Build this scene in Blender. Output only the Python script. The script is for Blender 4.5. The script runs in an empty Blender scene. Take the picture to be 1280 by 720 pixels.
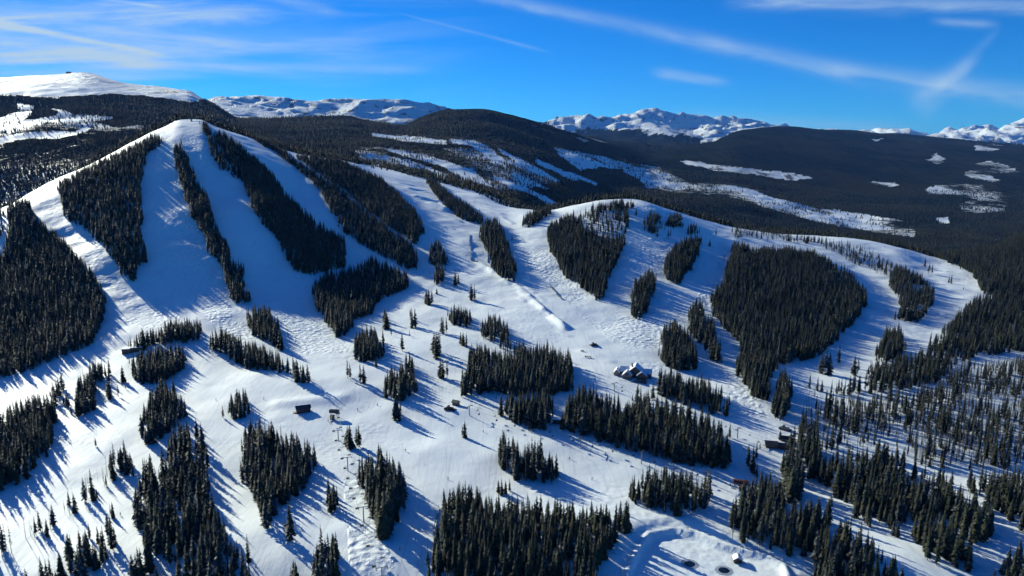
import bpy, bmesh, math, random, time
import numpy as np
from mathutils import Vector, Matrix
T0 = time.time()
random.seed(7); rng = np.random.default_rng(11)
S = bpy.context.scene; COL = S.collection
R = math.radians
CAMZ = 200.0                       # height of the viewpoint above world zero
HAZE = 1.5e-5; FOC = 914.0; PITCH = math.atan(170.0 / FOC)
cp, sp_ = math.cos(PITCH), math.sin(PITCH)

# ------------------------------------------------------------------ survey
def ray(u, v):                     # photo pixel -> (a = X/Y, t = Z/Y) seen from the viewpoint
    U = (np.asarray(u, float) - 640) / FOC; V = (360 - np.asarray(v, float)) / FOC
    Y = cp + V * sp_; Z = -sp_ + V * cp
    return U / Y, Z / Y
def pix(x, y, z):                  # world -> photo pixel
    z = z - CAMZ
    d = y * cp - z * sp_
    return 640 + FOC * x / d, 360 - FOC * (y * sp_ + z * cp) / d
def pchip(x, y, q):
    x = np.asarray(x, float); y = np.asarray(y, float)
    h = np.diff(x); d = np.diff(y) / h; m = np.zeros(len(x))
    m[1:-1] = np.where(d[:-1] * d[1:] > 0, 2 * d[:-1] * d[1:] / (d[:-1] + d[1:] + 1e-30), 0)
    q = np.clip(q, x[0], x[-1]); i = np.clip(np.searchsorted(x, q) - 1, 0, len(h) - 1)
    s = (q - x[i]) / h[i]
    return (y[i] * (1 + 2 * s) * (1 - s) ** 2 + h[i] * m[i] * s * (1 - s) ** 2 + y[i + 1] * s * s * (3 - 2 * s) + h[i] * m[i + 1] * s * s * (s - 1))

US = [-300, 0, 100, 235, 380, 520, 640, 780, 920, 1080, 1280, 1600]
def flat(v, zs):                   # a contour whose ground height is known
    out = []
    for u, z in zip(US, zs):
        a, t = ray(u, v); out.append((u, v, z / t))
    return out
LAY = [
    ('Z', 60, -190), 
    flat(720, [-189] * 12),
    flat(600, [-186, -186, -186, -186, -187, -187, -187, -187, -188, -189, -190, -190]),
    flat(510, [-184, -183, -182, -181, -181, -181, -181, -181, -184, -187, -188, -188]),
    flat(450, [-182, -180, -178, -176, -176, -176, -177, -178, -183, -187, -189, -189]),
    [(-300,420,660),(0,420,670),(100,395,715),(235,375,760),(300,375,770),(380,365,825),(450,360,880),(520,362,870),(640,372,830),(780,372,820),(920,385,800),(1080,400,790),(1200,410,770),(1280,405,800),(1600,400,800)],
    [(-300,370,760),(0,350,800),(100,310,860),(170,278,920),(235,258,975),(300,259,1000),(380,262,1080),(450,262,1150),(520,268,1180),(560,280,1150),(640,310,1040),(680,318,1000),(780,312,990),(850,318,990),(920,330,980),(1000,345,960),(1080,350,980),(1200,358,980),(1280,345,1050),(1600,340,1080)],
    [(-300,330,900),(0,262,1010),(60,230,1110),(120,202,1205),(170,176,1290),(205,158,1360),(228,149,1395),(248,149,1405),(270,158,1420),(300,168,1440),(340,183,1460),(380,194,1480),(430,202,1530),(470,212,1590),(520,222,1590),(560,232,1550),(600,245,1450),(640,260,1350),(680,264,1280),(720,256,1260),(760,250,1250),(790,250,1250),(830,260,1260),(880,275,1270),(920,285,1280),(1000,294,1300),(1080,300,1300),(1130,311,1260),(1180,322,1260),(1230,318,1320),(1280,300,1400),(1600,280,1500)],
    [(-300,340,1300),(0,292,1300),(100,238,1500),(170,208,1800),(235,185,1900),(300,190,1950),(380,200,1950),(430,203,1950),(470,209,2000),(520,215,2050),(600,233,2000),(640,254,1800),(680,275,1700),(780,290,1900),(850,300,1900),(1000,330,1900),(1130,340,1900),(1280,335,2000),(1600,330,2000)],
    [(-300,180,2600),(0,172,2600),(100,163,2700),(200,160,2900),(300,168,2900),(380,180,2900),(450,176,3000),(560,174,3200),(640,190,3200),(700,212,3300),(780,232,3500),(860,243,3600),(1000,254,3800),(1130,262,3800),(1280,262,3800),(1600,262,3800)],
    [(-300,95,5000),(0,99,5000),(40,96,5000),(80,93,5000),(100,91,5000),(112,92,5000),(135,99,4900),(170,107,4800),(200,109,4800),(232,112,4700),(250,121,4600),(270,133,4500),(300,149,4500),(340,149,4500),(425,149,4600),(470,156,4800),(505,159,4900),(527,149,5000),(560,139,5000),(600,138,5000),(640,146,5000),(690,161,5000),(730,172,5200),(760,178,5500),(820,190,6000),(880,181,7000),(930,163,8000),(970,160,8500),(1060,164,9000),(1100,168,9000),(1200,176,9000),(1240,179,9000),(1280,183,9000),(1600,190,9000)],
    [(-300,135,6000),(0,135,6000),(170,140,6500),(300,158,6500),(450,165,7000),(560,165,7500),(690,174,9000),(760,182,9500),(820,185,9500),(880,184,9800),(930,176,10500),(1100,180,14000),(1280,187,14000),(1600,190,14000)],
    [(-300,150,8500),(150,150,8500),(262,128,8500),(275,125,8600),(290,124,8700),(310,126,8800),(360,129,8900),(395,131,9000),(410,128,9000),(430,126,9000),(470,126,9000),(500,127,9200),(530,131,9500),(550,137,9800),(590,152,11000),(650,163,12500),(680,158,13500),(695,154,14000),(720,152,14000),(740,150,14000),(760,148,14000),(780,144,14000),(800,142,14000),(820,143,14000),(835,147,14000),(850,149,14000),(865,153,14000),(885,150,14000),(905,151,14000),(925,156,14000),(950,159,14500),(975,161,15000),(1000,170,16000),(1075,170,18000),(1088,165,18000),(1098,162,18000),(1108,166,18000),(1130,167,18000),(1145,166,18000),(1165,169,18000),(1185,166,18000),(1200,167,18000),(1215,163,18000),(1235,160,18000),(1246,164,18000),(1262,158,18000),(1280,154,18000),(1350,150,18000),(1600,165,18000)],
    ('Z', 30000, -400),
]
G_, J_, N_ = 7, 10, 12
ROWS = [16, 44, 54, 50, 56, 80, 110, 34, 120, 90, 16, 60, 10]
ucols = np.concatenate([np.linspace(-1600, -320, 40), np.arange(-300, 1601, 2.4), np.linspace(1620, 2900, 40)])
acol, _ = ray(ucols, 300)
NC = len(acol)
Lk = np.zeros((len(LAY), NC)); Tk = np.zeros((len(LAY), NC))
for k, lay in enumerate(LAY):
    if lay[0] == 'Z':
        Lk[k] = math.log(lay[1]); Tk[k] = lay[2] / lay[1]; continue
    arr = np.array(lay, float); a, t = ray(arr[:, 0], arr[:, 1])
    if k in (N_,):
        Lk[k] = np.interp(acol, a, np.log(arr[:, 2])); Tk[k] = np.interp(acol, a, t)
    else:
        Lk[k] = pchip(a, np.log(arr[:, 2]), acol); Tk[k] = pchip(a, t, acol)
h = np.diff(Lk, axis=0); dd = np.diff(Tk, axis=0) / h
mm = np.zeros_like(Tk)
mm[1:-1] = np.where(dd[:-1] * dd[1:] > 0, 2 * dd[:-1] * dd[1:] / (dd[:-1] + dd[1:] + 1e-30), 0)
mm[0] = dd[0]; mm[-1] = 0
def hermite(k, s):
    y0, y1, hh = Tk[k], Tk[k + 1], h[k]
    return y0 * (1 + 2 * s) * (1 - s) ** 2 + hh * mm[k] * s * (1 - s) ** 2 + y1 * s * s * (3 - 2 * s) + hh * mm[k + 1] * s * s * (s - 1)

# ---------------------------------------------------------- noise in metres
def vnoise(x, y, seed=0):
    xi = np.floor(x).astype(np.int64); yi = np.floor(y).astype(np.int64)
    fx = x - xi; fy = y - yi; fx = fx * fx * (3 - 2 * fx); fy = fy * fy * (3 - 2 * fy)
    def hsh(i, j):
        n = (i * 374761393 + j * 668265263 + seed * 144665) & 0xffffffff
        n = ((n ^ (n >> 13)) * 1274126177) & 0xffffffff
        return ((n ^ (n >> 16)) & 0xffff) / 32767.5 - 1
    return (hsh(xi, yi) * (1 - fx) + hsh(xi + 1, yi) * fx) * (1 - fy) + (hsh(xi, yi + 1) * (1 - fx) + hsh(xi + 1, yi + 1) * fx) * fy
def fbm(x, y, s, o=4, seed=0):
    r = 0; amp = 1
    for i in range(o):
        r = r + amp * vnoise(x / s + 17.3 * i, y / s - 9.1 * i, seed + i); amp *= .5; s *= .5
    return r
def smooth(a, b, x):
    t = np.clip((x - a) / (b - a), 0, 1); return t * t * (3 - 2 * t)

# base height lookup (a, lnY)
LG = np.linspace(Lk[0, 0], Lk[-1, 0], 3600); TG = np.zeros((len(LG), NC))
for j in range(NC):
    lk = Lk[:, j]; i = np.clip(np.searchsorted(lk, LG) - 1, 0, len(lk) - 2)
    s = (LG - lk[i]) / (lk[i + 1] - lk[i]); hh = lk[i + 1] - lk[i]
    TG[:, j] = Tk[i, j] * (1 + 2 * s) * (1 - s) ** 2 + hh * mm[i, j] * s * (1 - s) ** 2 + Tk[i + 1, j] * s * s * (3 - 2 * s) + hh * mm[i + 1, j] * s * s * (s - 1)
CM = np.maximum.accumulate(TG, axis=0)
def bil(M, a, L):
    ci = np.clip(np.interp(a, acol, np.arange(NC)), 0, NC - 1.001); ri = np.clip((L - LG[0]) / (LG[1] - LG[0]), 0, len(LG) - 1.001)
    c = ci.astype(int); r = ri.astype(int); fc = ci - c; fr = ri - r
    return (M[r, c] * (1 - fc) + M[r, c + 1] * fc) * (1 - fr) + (M[r + 1, c] * (1 - fc) + M[r + 1, c + 1] * fc) * fr
def layL(k, a): return np.interp(a, acol, Lk[k])
def base(x, y): return y * bil(TG, x / y, np.log(y)) + CAMZ
def hit(u, v, kmin=0):             # where the line of sight through (u, v) meets the ground
    a, t = ray(u, v); j = int(np.clip(np.interp(a, acol, np.arange(NC)), 0, NC - 1) + .5)
    col = TG[:, j]; i0 = 0 if not kmin else np.searchsorted(LG, Lk[kmin, j])
    idx = np.nonzero(col[i0:] >= t)[0]; i = (idx[0] if len(idx) else 0) + i0
    if i > 0:
        f = (t - col[i - 1]) / (col[i] - col[i - 1] + 1e-12); L = LG[i - 1] + np.clip(f, 0, 1) * (LG[1] - LG[0])
    else: L = LG[i]
    y = math.exp(L); return float(a * y), float(y)

def poly(s): return np.array([[float(c) for c in p.split(',')] for p in s.split()])
def inpoly(P, x, y):
    ins = np.zeros(x.shape, bool); n = len(P)
    bb = (x >= P[:, 0].min()) & (x <= P[:, 0].max()) & (y >= P[:, 1].min()) & (y <= P[:, 1].max())
    xs, ys = x[bb], y[bb]; r = np.zeros(xs.shape, bool)
    for i in range(n):
        x1, y1 = P[i]; x2, y2 = P[(i + 1) % n]
        c = (y1 > ys) != (y2 > ys)
        r ^= c & (xs < (x2 - x1) * (ys - y1) / ((y2 - y1) if y2 != y1 else 1e-9) + x1)
    ins[bb] = r; return ins
def pdist(P, x, y):                # distance to a closed outline in metres
    d = np.full(x.shape, 1e9)
    for i in range(len(P)):
        p = P[i]; q = P[(i + 1) % len(P)]; e = q - p
        s = np.clip(((x - p[0]) * e[0] + (y - p[1]) * e[1]) / (e @ e), 0, 1)
        d = np.minimum(d, np.hypot(x - p[0] - s * e[0], y - p[1] - s * e[1]))
    return d

# pond and park mounds, surveyed once in world metres
pond_px = '818,668 845,663 868,668 893,680 925,690 955,697 972,708 982,740 975,800 770,800 788,735 800,700'
POND = np.array([hit(*p) for p in poly(pond_px)])
PONDZ = float(base(POND[:, 0], POND[:, 1]).mean()) - .1
MOUNDS = []                        # (x, y, dirx, diry, half length, half width, height)
for (u0, v0, u1, v1, w, hgt) in [(692,400,704,408,3.2,2.6),(668,380,680,390,2.5,1.6),(650,366,678,390,3,1.6),(640,352,662,372,3,1.5),(662,372,690,398,2.2,1.8),(600,330,616,340,5,3.0),(612,338,640,352,3,1.4),
        (520,246,544,252,5,2.6),(512,236,530,239,5,2),(548,252,560,262,4,2.5),(560,270,575,276,4,2.2),(500,228,514,231,5,1.8),(531,241,542,243,3,2.2),(556,283,566,286,3,2),(592,252,606,255,5,2),(610,262,626,268,5,2),(628,272,640,278,4,1.8),(590,240,600,244,5,1.8),
        (650,374,656,378,2.5,1.2),(657,360,668,366,2.5,1.2),(630,352,636,356,3,1.3),(640,340,650,345,3,1.2),(672,372,680,378,2,1.0),(700,416,710,420,3,.9),(585,300,606,300,1.5,.7),(586,308,606,308,1.5,.7),(587,316,607,316,1.5,.7),(478,560,520,566,10,.8),(556,560,600,572,12,.9),(355,505,420,500,8,1.6),(380,480,440,490,14,1.4),(345,470,420,474,18,2.0),(690,400,706,411,4,3.5),(540,255,556,262,6,4),(500,508,560,516,14,1.5),(730,440,760,452,6,1.2)]:
    p = hit(u0, v0); q = hit(u1, v1); l = math.hypot(q[0] - p[0], q[1] - p[1])
    MOUNDS.append(((p[0] + q[0]) / 2, (p[1] + q[1]) / 2, (q[0] - p[0]) / l, (q[1] - p[1]) / l, l / 2 + w * .3, w, hgt))
def disp(x, y):
    d = np.hypot(x, y)
    near = smooth(2000, 900, d)
    z = near * (fbm(x, y, 90, 3, 3) * 1.6 + fbm(x, y, 23, 2, 8) * .35)
    z = z + smooth(600, 900, d) * near * (fbm(x, y, 60, 4, 5) * 2.2)
    mid = smooth(1300, 2600, d) * smooth(6000, 4000, d)
    z = z + mid * fbm(x, y, 420, 5, 21) * 24
    L = np.log(y); a = x / y
    far = smooth(3600, 5200, d)
    rid = sum((1 - np.abs(vnoise(x / s_, y / s_, 31 + i_)) * 2) * s_ for i_, s_ in enumerate((900, 480, 250, 130, 70))) / 900
    z = z + far * (rid - .42) * 80 * np.clip((d / 10000) ** 1.6, .10, 1.5) * (.3 + .7 * smooth(.03, .15, L - layL(J_, a)))
    # pond: a level basin behind a low bank
    m = (d < 480)
    if m.any():
        xs, ys = x[m], y[m]; ins = inpoly(POND, xs, ys); dd = pdist(POND, xs, ys); zb = base(xs, ys) + z[m]
        sd = np.where(ins, -dd, dd)
        zz = zb * smooth(-.5, 13, sd) + PONDZ * (1 - smooth(-.5, 13, sd))
        zz = np.where(sd < 0, PONDZ, zz) + 1.9 * np.exp(-((sd - 3.2) / 1.8) ** 2) 
        z[m] = zz - base(xs, ys)
    for (mx, my, ex, ey, hl, hw, hg) in MOUNDS:
        m = (np.abs(x - mx) < hl + 4 * hw) & (np.abs(y - my) < hl + 4 * hw)
        if m.any():
            s = (x[m] - mx) * ex + (y[m] - my) * ey; w = -(x[m] - mx) * ey + (y[m] - my) * ex
            s = np.maximum(np.abs(s) - hl, 0)
            z[m] = z[m] + hg * np.exp(-(s * s + w * w) / (hw * hw))
    return z
def H(x, y):
    x = np.atleast_1d(np.asarray(x, float)); y = np.atleast_1d(np.asarray(y, float))
    return base(x, y) + disp(x, y)
def H1(x, y): return float(H(x, y)[0])

# --------------------------------------------------------------- tree cover
# outlines of the stands of trees on the ski hill: key : (density, tree size, outline)
ST = {
 'a big_left': (1, 1, '34,247 44,267 77,297 97,317 118,341 133,374 129,398 118,428 84,445 44,462 0,475 -120,495 -120,330 0,318 8,290 10,253'),
 'b': (.9, .95, '71,227 101,212 128,198 168,178 190,166 205,170 200,182 184,193 178,222 175,240 180,274 175,290 181,307 185,329 171,336 168,356 148,341 138,321 124,304 81,270 72,240'),
 'c': (1, 1, '217,183 225,177 235,195 249,228 262,250 269,280 285,300 286,320 304,331 302,357 317,366 314,379 289,380 282,357 279,334 259,314 252,290 232,250 222,222'),
 'd': (1, .8, '249,150 259,152 269,180 283,202 285,213 276,212 262,187'),
 'e': (1, 1, '268,162 282,166 298,179 321,198 342,216 355,238 372,255 398,278 432,298 429,337 415,342 386,343 370,339 346,299 322,272 309,242 296,217 278,190'),
 'f': (.95, .9, '300,160 330,173 350,183 366,195 395,213 430,237 442,250 475,275 502,295 520,306 520,339 509,339 489,326 459,309 432,292 415,270 402,245 388,226 365,206 340,188 315,173'),
 'g': (1, .95, '370,192 425,198 445,207 474,220 490,232 507,248 520,263 529,276 528,290 521,308 505,296 482,282 472,273 451,259 439,245 420,232 400,217 366,196'),
 'h': (1, 1, '388,358 403,344 430,337 445,331 469,320 487,329 511,343 511,358 500,366 472,374 469,391 445,401 430,422 420,423 406,403 396,383'),
 'i': (1, 1, '304,391 319,382 333,383 346,404 355,424 355,438 336,432 312,412'),
 'j': (1, .95, '161,428 171,418 198,411 208,400 255,402 255,426 232,430 202,432 175,440 161,439'),
 'k': (1, 1, '163,445 180,438 215,430 232,437 234,452 220,464 205,478 180,482 163,472 158,455'),
 'l': (.9, 1, '264,421 279,412 299,420 306,430 326,434 350,450 348,465 326,467 302,460 289,449 265,440'),
 'm': (.8, 1, '352,452 369,454 387,467 388,486 375,486 352,467'),
 'n': (.8, 1, '97,490 100,474 114,455 141,449 139,466 118,478 126,500 124,514 98,524 97,535 94,510'),
 'o': (.8, 1, '127,484 150,462 163,470 163,487 145,499 133,497'),
 'p': (.8, 1, '62,478 77,478 79,498 92,494 98,517 85,520 64,502'),
 'q': (.9, 1, '-100,535 0,518 20,508 47,498 69,501 72,530 65,563 40,589 20,606 0,611 -100,650'),
 'r': (1, 1.05, '186,493 202,480 218,480 233,502 233,522 215,542 188,562 177,549 176,513'),
 's': (.7, 1, '131,592 140,564 148,558 159,561 169,580 168,599 150,593 140,602 132,606'),
 't': (.85, .95, '100,610 112,590 130,590 134,610 120,627 105,640 85,650 72,652 60,674 45,678 35,682 15,692 5,697 -60,735 -60,680 0,660 10,655 25,656 38,646 55,643 75,630'),
 'u': (.8, 1, '35,720 50,705 80,692 88,668 100,660 120,648 139,635 154,638 154,651 132,660 128,680 140,666 153,684 140,697 112,722 60,790 10,790 20,735'),
 'v': (.78, 1.05, '215,547 233,528 250,536 261,577 265,621 278,655 288,682 311,684 320,715 328,790 130,790 146,715 168,703 166,680 176,655 169,625 169,603 178,586 195,576 208,563'),
 'w': (.95, 1.05, '302,537 310,527 323,527 330,542 356,540 376,550 392,560 396,578 387,600 364,623 347,637 344,657 329,660 325,630 308,606 301,593 303,567'),
 'x': (.8, 1, '352,658 356,645 366,638 374,650 372,674 356,681'),
 'y': (1, 1, '405,608 412,600 421,597 427,620 428,634 420,638 408,638'),
 'z': (1, 1.1, '449,581 456,573 472,562 480,573 489,570 503,585 506,603 505,622 500,633 497,650 494,661 486,673 477,678 470,668 466,649 457,630 457,610 449,603'),
 'A': (.8, 1.1, '391,690 400,675 414,669 425,664 432,684 434,702 426,722 424,790 380,790 390,720'),
 'B': (.9, 1, '361,708 370,694 377,708 378,770 360,770'),
 'C grove': (1, .92, '533,692 536,672 549,650 553,624 564,606 590,609 613,622 653,622 694,629 737,629 781,629 790,634 790,657 772,670 762,697 745,722 742,790 520,790 531,718'),
 'D': (1, 1.1, '617,560 627,549 663,559 680,562 695,583 695,602 684,608 653,603 627,586 617,578'),
 'E': (1, .95, '616,498 640,493 688,488 691,524 684,539 660,536 633,526 615,518'),
 'F': (1, 1.1, '703,512 711,495 727,485 747,495 765,498 781,506 800,503 828,504 850,505 870,515 887,525 906,541 916,560 912,588 884,586 850,580 811,573 761,556 727,549 706,539'),
 'G': (.85, 1, '778,490 788,481 798,484 812,498 811,513 795,511 780,502'),
 'H': (.9, 1, '820,484 825,467 837,462 855,468 862,474 880,473 895,483 912,495 913,520 895,522 865,509 840,502 822,497'),
 'I': (1, 1.05, '825,432 832,410 842,400 855,408 867,425 875,448 871,463 845,463 827,452'),
 'J': (.9, 1.05, '857,391 870,374 880,386 884,402 892,400 900,426 901,455 887,450 880,430 863,417'),
 'K': (1, 1.05, '787,398 789,368 794,352 811,339 821,346 819,364 812,386 799,398'),
 'L': (1, 1, '830,326 838,312 852,299 876,295 878,307 862,341 850,353 840,357 831,348'),
 'M': (1, 1, '686,277 711,268 744,256 778,249 783,258 785,274 783,300 769,334 752,373 744,376 727,360 711,353 697,333 686,307 684,287'),
 'N': (1, 1, '600,284 610,273 623,275 634,300 644,334 645,353 630,349 616,339 609,317 600,300'),
 'O': (1, .9, '533,221 548,228 558,237 570,245 586,255 603,268 606,281 590,279 569,269 553,254 541,240 535,230'),
 'P': (.9, .95, '655,272 664,263 687,257 690,262 688,268 671,280 661,286 655,283'),
 'Q': (.9, 1, '535,322 540,302 548,299 554,309 561,317 561,331 548,334 536,330'),
 'R': (.9, 1, '540,347 546,330 556,329 559,350 545,358'),
 'S': (.9, 1, '442,442 444,417 452,411 465,413 476,421 477,450 462,455 446,452'),
 'T': (.9, 1, '479,487 486,462 496,457 503,442 518,444 521,470 522,491 505,501 484,498'),
 'U': (1, .9, '484,524 486,506 497,501 507,509 506,524 495,530'),
 'V': (.9, .95, '560,392 565,382 575,383 589,391 591,410 575,408 561,404'),
 'W': (.75, .95, '597,414 606,395 625,395 636,409 638,424 655,427 664,440 655,449 635,442 620,432 598,420'),
 'X': (1, 1, '582,457 589,437 605,435 616,439 640,445 655,435 675,434 695,438 714,446 718,470 717,490 700,494 640,494 600,490 582,480'),
 'Y': (.9, 1, '567,490 572,470 585,465 593,480 591,494 575,494'),
 'Z': (.9, .95, '279,522 281,502 292,490 305,488 312,503 310,520 295,525'),
 'aa': (1, 1, '890,368 904,351 909,331 917,303 944,309 984,309 1021,315 1052,332 1083,360 1083,382 1065,407 1038,433 1018,447 994,454 974,457 961,474 961,488 957,502 942,502 932,490 924,470 918,455 927,428 900,408 889,388'),
 'ab': (1, 1.1, '960,520 964,498 972,478 982,463 989,478 986,514 972,529 962,526'),
 'ac': (.9, 1, '930,553 939,560 958,575 958,596 947,601 933,586'),
 'ad': (1, 1, '911,630 934,608 951,600 978,597 982,624 1008,633 1035,629 1040,641 1038,666 1065,652 1085,669 1119,693 1127,720 1127,790 1010,790 1016,702 990,694 940,682 911,667'),
 'ae': (1, 1.15, '984,632 983,600 984,565 995,556 1004,575 1005,632'),
 'af': (.85, 1, '1231,368 1219,374 1206,384 1182,405 1179,418 1162,421 1159,438 1119,448 1092,455 1080,470 1010,478 1003,492 1060,492 1120,490 1170,480 1205,450 1280,440 1400,440 1400,360 1280,350'),
 'ag': (1, 1, '1087,297 1130,308 1172,322 1200,335 1216,344 1231,368 1400,372 1400,240 1087,240'),
 'ah sparse': (.86, 1.0, '1000,480 1003,560 1030,570 1080,565 1120,560 1150,580 1200,590 1280,580 1400,580 1400,440 1205,450 1170,480 1120,490 1060,492'),
 'ai': (.88, 1, '1000,507 998,547 984,564 1001,594 1041,608 1045,628 1065,641 1085,661 1112,671 1142,681 1169,702 1213,714 1219,690 1243,663 1243,635 1236,622 1290,615 1290,600 1400,600 1400,580 1200,590 1150,580 1120,560 1080,565 1030,570 1012,530 1010,500'),
 'aj': (.9, 1, '1236,600 1400,600 1400,720 1280,667 1262,652 1240,634'),
 'ak': (.9, 1, '1250,790 1238,718 1262,692 1280,682 1400,690 1400,790'),
 'al': (.95, 1.05, '1092,452 1097,430 1104,423 1110,410 1128,410 1132,435 1125,450 1105,452'),
 'am': (.8, .9, '1111,351 1119,330 1146,340 1170,363 1170,375 1152,400 1135,407 1124,402 1124,374 1111,359'),
 'an sparse': (.3, .8, '915,281 984,292 1052,303 1085,310 1112,326 1122,340 1112,349 1085,338 1052,322 1018,306 984,302 917,297'),
 'ao': (.8, .9, '805,290 806,271 815,263 827,267 827,289 818,294'),
 'ap': (.8, .85, '832,283 833,269 845,263 853,269 853,285'),
 'aq': (.6, .85, '858,292 860,278 872,277 878,290 872,297'),
 'ar': (.9, 1.05, '788,630 789,606 796,596 815,590 850,595 870,598 894,600 895,627 880,641 850,643 828,641 803,634'),
 'as': (.5, .85, '366,190 430,228 450,244 500,288 506,298 470,276 440,252 424,238 380,205'),
 'at': (.45, .85, '262,160 290,190 300,225 290,222 268,190'),
 'au': (.6, .8, '765,262 790,250 800,256 786,262 783,270'),
 'av': (.5, .8, '-120,300 0,255 8,262 4,285 0,300 -120,340'),
 'aw': (.35, .8, '283,168 300,180 330,212 352,232 345,236 318,210 296,192'),
}
NEG = ['1176,606 1205,611 1234,629 1229,641 1200,631 1178,619']
THIN = [(.20, '717,268 781,262 783,304 765,304 740,296 720,285'), (.3, '1035,325 1062,338 1075,352 1050,358 1020,345'), (.35, '1000,478 1040,500 1020,520 1003,530')]
# snow lanes (density 0) and thin woods on the hills behind; first match wins
FARS = [(.03, p) for p in [
 '462,165 520,170 560,175 559,180 500,176 462,170','562,173 595,175 614,185 631,204 633,210 619,206 605,194 588,181 562,178',
 '624,185 654,200 678,212 699,227 694,229 671,218 643,202 624,190','671,197 683,203 711,215 726,225 720,226 692,214 671,205',
 '711,213 749,229 746,232 711,217','640,213 661,223 686,235 682,237 654,228 640,219','448,189 509,199 566,220 555,224 502,206 459,196',
 '485,185 542,196 593,213 617,236 606,234 573,215 526,200 485,189','560,206 575,206 589,220 617,234 617,238 583,226 560,213',
 '617,219 647,229 678,243 702,256 692,259 669,245 638,233 617,225','1171,272 1186,272 1188,280 1175,279',
 '20,128 42,132 36,145 27,150 20,158 9,164 -120,185 -120,160 0,146 9,144 23,138','25,150 47,148 70,144 73,140 64,134 83,139 94,143 117,144 141,146 141,149 116,151 94,153 62,153 37,157 25,156',
 '-60,178 0,171 31,165 70,164 94,164 109,157 113,161 94,169 70,173 39,173 12,177 -60,190','640,255 690,262 640,275 600,250 620,245',
 '550,228 610,243 650,256 640,266 590,262 548,232','430,202 470,206 520,220 545,232 520,238 470,225 425,206','-300,80 110,80 240,100 262,124 240,129 218,125 168,120 134,117 67,121 0,118 -300,116',
 '262,115 560,115 562,140 526,151 510,161 480,157 425,150 300,151 262,131','600,60 1085,60 1085,170 931,164 917,172 884,176 850,167 818,169 795,162 761,161 727,162 711,166 687,161',
 '1080,60 1700,60 1700,190 1280,181 1240,177 1170,174 1083,171','766,172 776,171 780,176 772,178','1086,172 1103,172 1100,176 1088,175']] + [
 (.24, '690,184 725,191 754,194 784,205 820,213 860,222 890,227 946,236 962,246 1018,258 1085,268 1128,276 1148,285 1132,293 1102,292 1035,280 984,268 950,258 930,250 890,245 860,242 839,240 808,235 798,225 772,212 749,209 725,213 714,204 700,195'),
 (.2, '850,200 917,209 984,214 1016,221 991,227 917,217 850,206'),(.2, '954,245 1018,258 1085,268 1146,281 1144,296 1102,292 1035,279 984,266 955,258'),
 (.45, '1160,233 1220,231 1263,241 1256,264 1221,267 1199,264 1193,254 1218,250 1200,243 1160,241'),(.4, '1215,208 1236,201 1272,211 1272,218 1246,217 1244,227 1212,219'),
 (.5, '1158,198 1179,192 1180,203 1160,204'),(.4, '1081,226 1120,227 1120,234 1081,233'),(.5, '1218,180 1248,184 1247,190 1218,188'),
 (.5, '-60,150 40,156 110,150 150,160 112,178 60,192 40,202 -60,205'),(.45, '143,160 180,155 180,168 150,174'),(.6, '440,180 620,186 700,226 640,240 560,224 450,200'),
 (.5, '714,168 735,164 760,170 758,176 725,176')]
FARP = [(d, poly(p)) for d, p in FARS]
HIGH = [i for i, (d, p) in enumerate(FARS) if p.startswith(('262,115', '600,60', '1080,60'))]; SUMMIT = next(i for i, (d, p) in enumerate(FARS) if p.startswith('-300,80'))
def far_density(u, v, high=None):
    r = np.full(u.shape, 1.0); done = np.zeros(u.shape, bool)
    for i, (d, p) in enumerate(FARP):
        m = inpoly(p, u, v) & ~done
        if i in HIGH: m &= (high if high is not None else False)
        r[m] = 0 if (i in HIGH or i == SUMMIT) else d; done |= m
    return r

# ------------------------------------------------------------------- tools
def attr(me, name, data, typ='FLOAT', dom='POINT'):
    a = me.attributes.new(name, typ, dom); a.data.foreach_set('value' if typ in ('FLOAT', 'INT') else 'vector', np.asarray(data, np.float32 if typ != 'INT' else np.int32).ravel())
def mesh_np(name, V, F, mats, mi=None, smoothf=False):
    me = bpy.data.meshes.new(name); V = np.asarray(V, np.float32); F = np.asarray(F, np.int32)
    me.vertices.add(len(V)); me.vertices.foreach_set('co', V.ravel())
    n, k = F.shape; me.loops.add(n * k); me.loops.foreach_set('vertex_index', F.ravel())
    me.polygons.add(n); me.polygons.foreach_set('loop_start', np.arange(0, n * k, k, dtype=np.int32)); me.polygons.foreach_set('loop_total', np.full(n, k, np.int32))
    for m in mats: me.materials.append(m)
    if mi is not None: me.polygons.foreach_set('material_index', np.asarray(mi, np.int32))
    me.update(calc_edges=True)
    if smoothf: me.polygons.foreach_set('use_smooth', np.ones(n, bool))
    return me
def link(name, me, parent=None, loc=(0, 0, 0), rz=0):
    o = bpy.data.objects.new(name, me); COL.objects.link(o); o.location = loc; o.rotation_euler = (0, 0, rz)
    if parent: o.parent = parent
    return o
def tag(o, label=None, cat=None, group=None, kind=None):
    if label: o['label'] = label
    if cat: o['category'] = cat
    if group: o['group'] = group
    if kind: o['kind'] = kind
    return o

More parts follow.
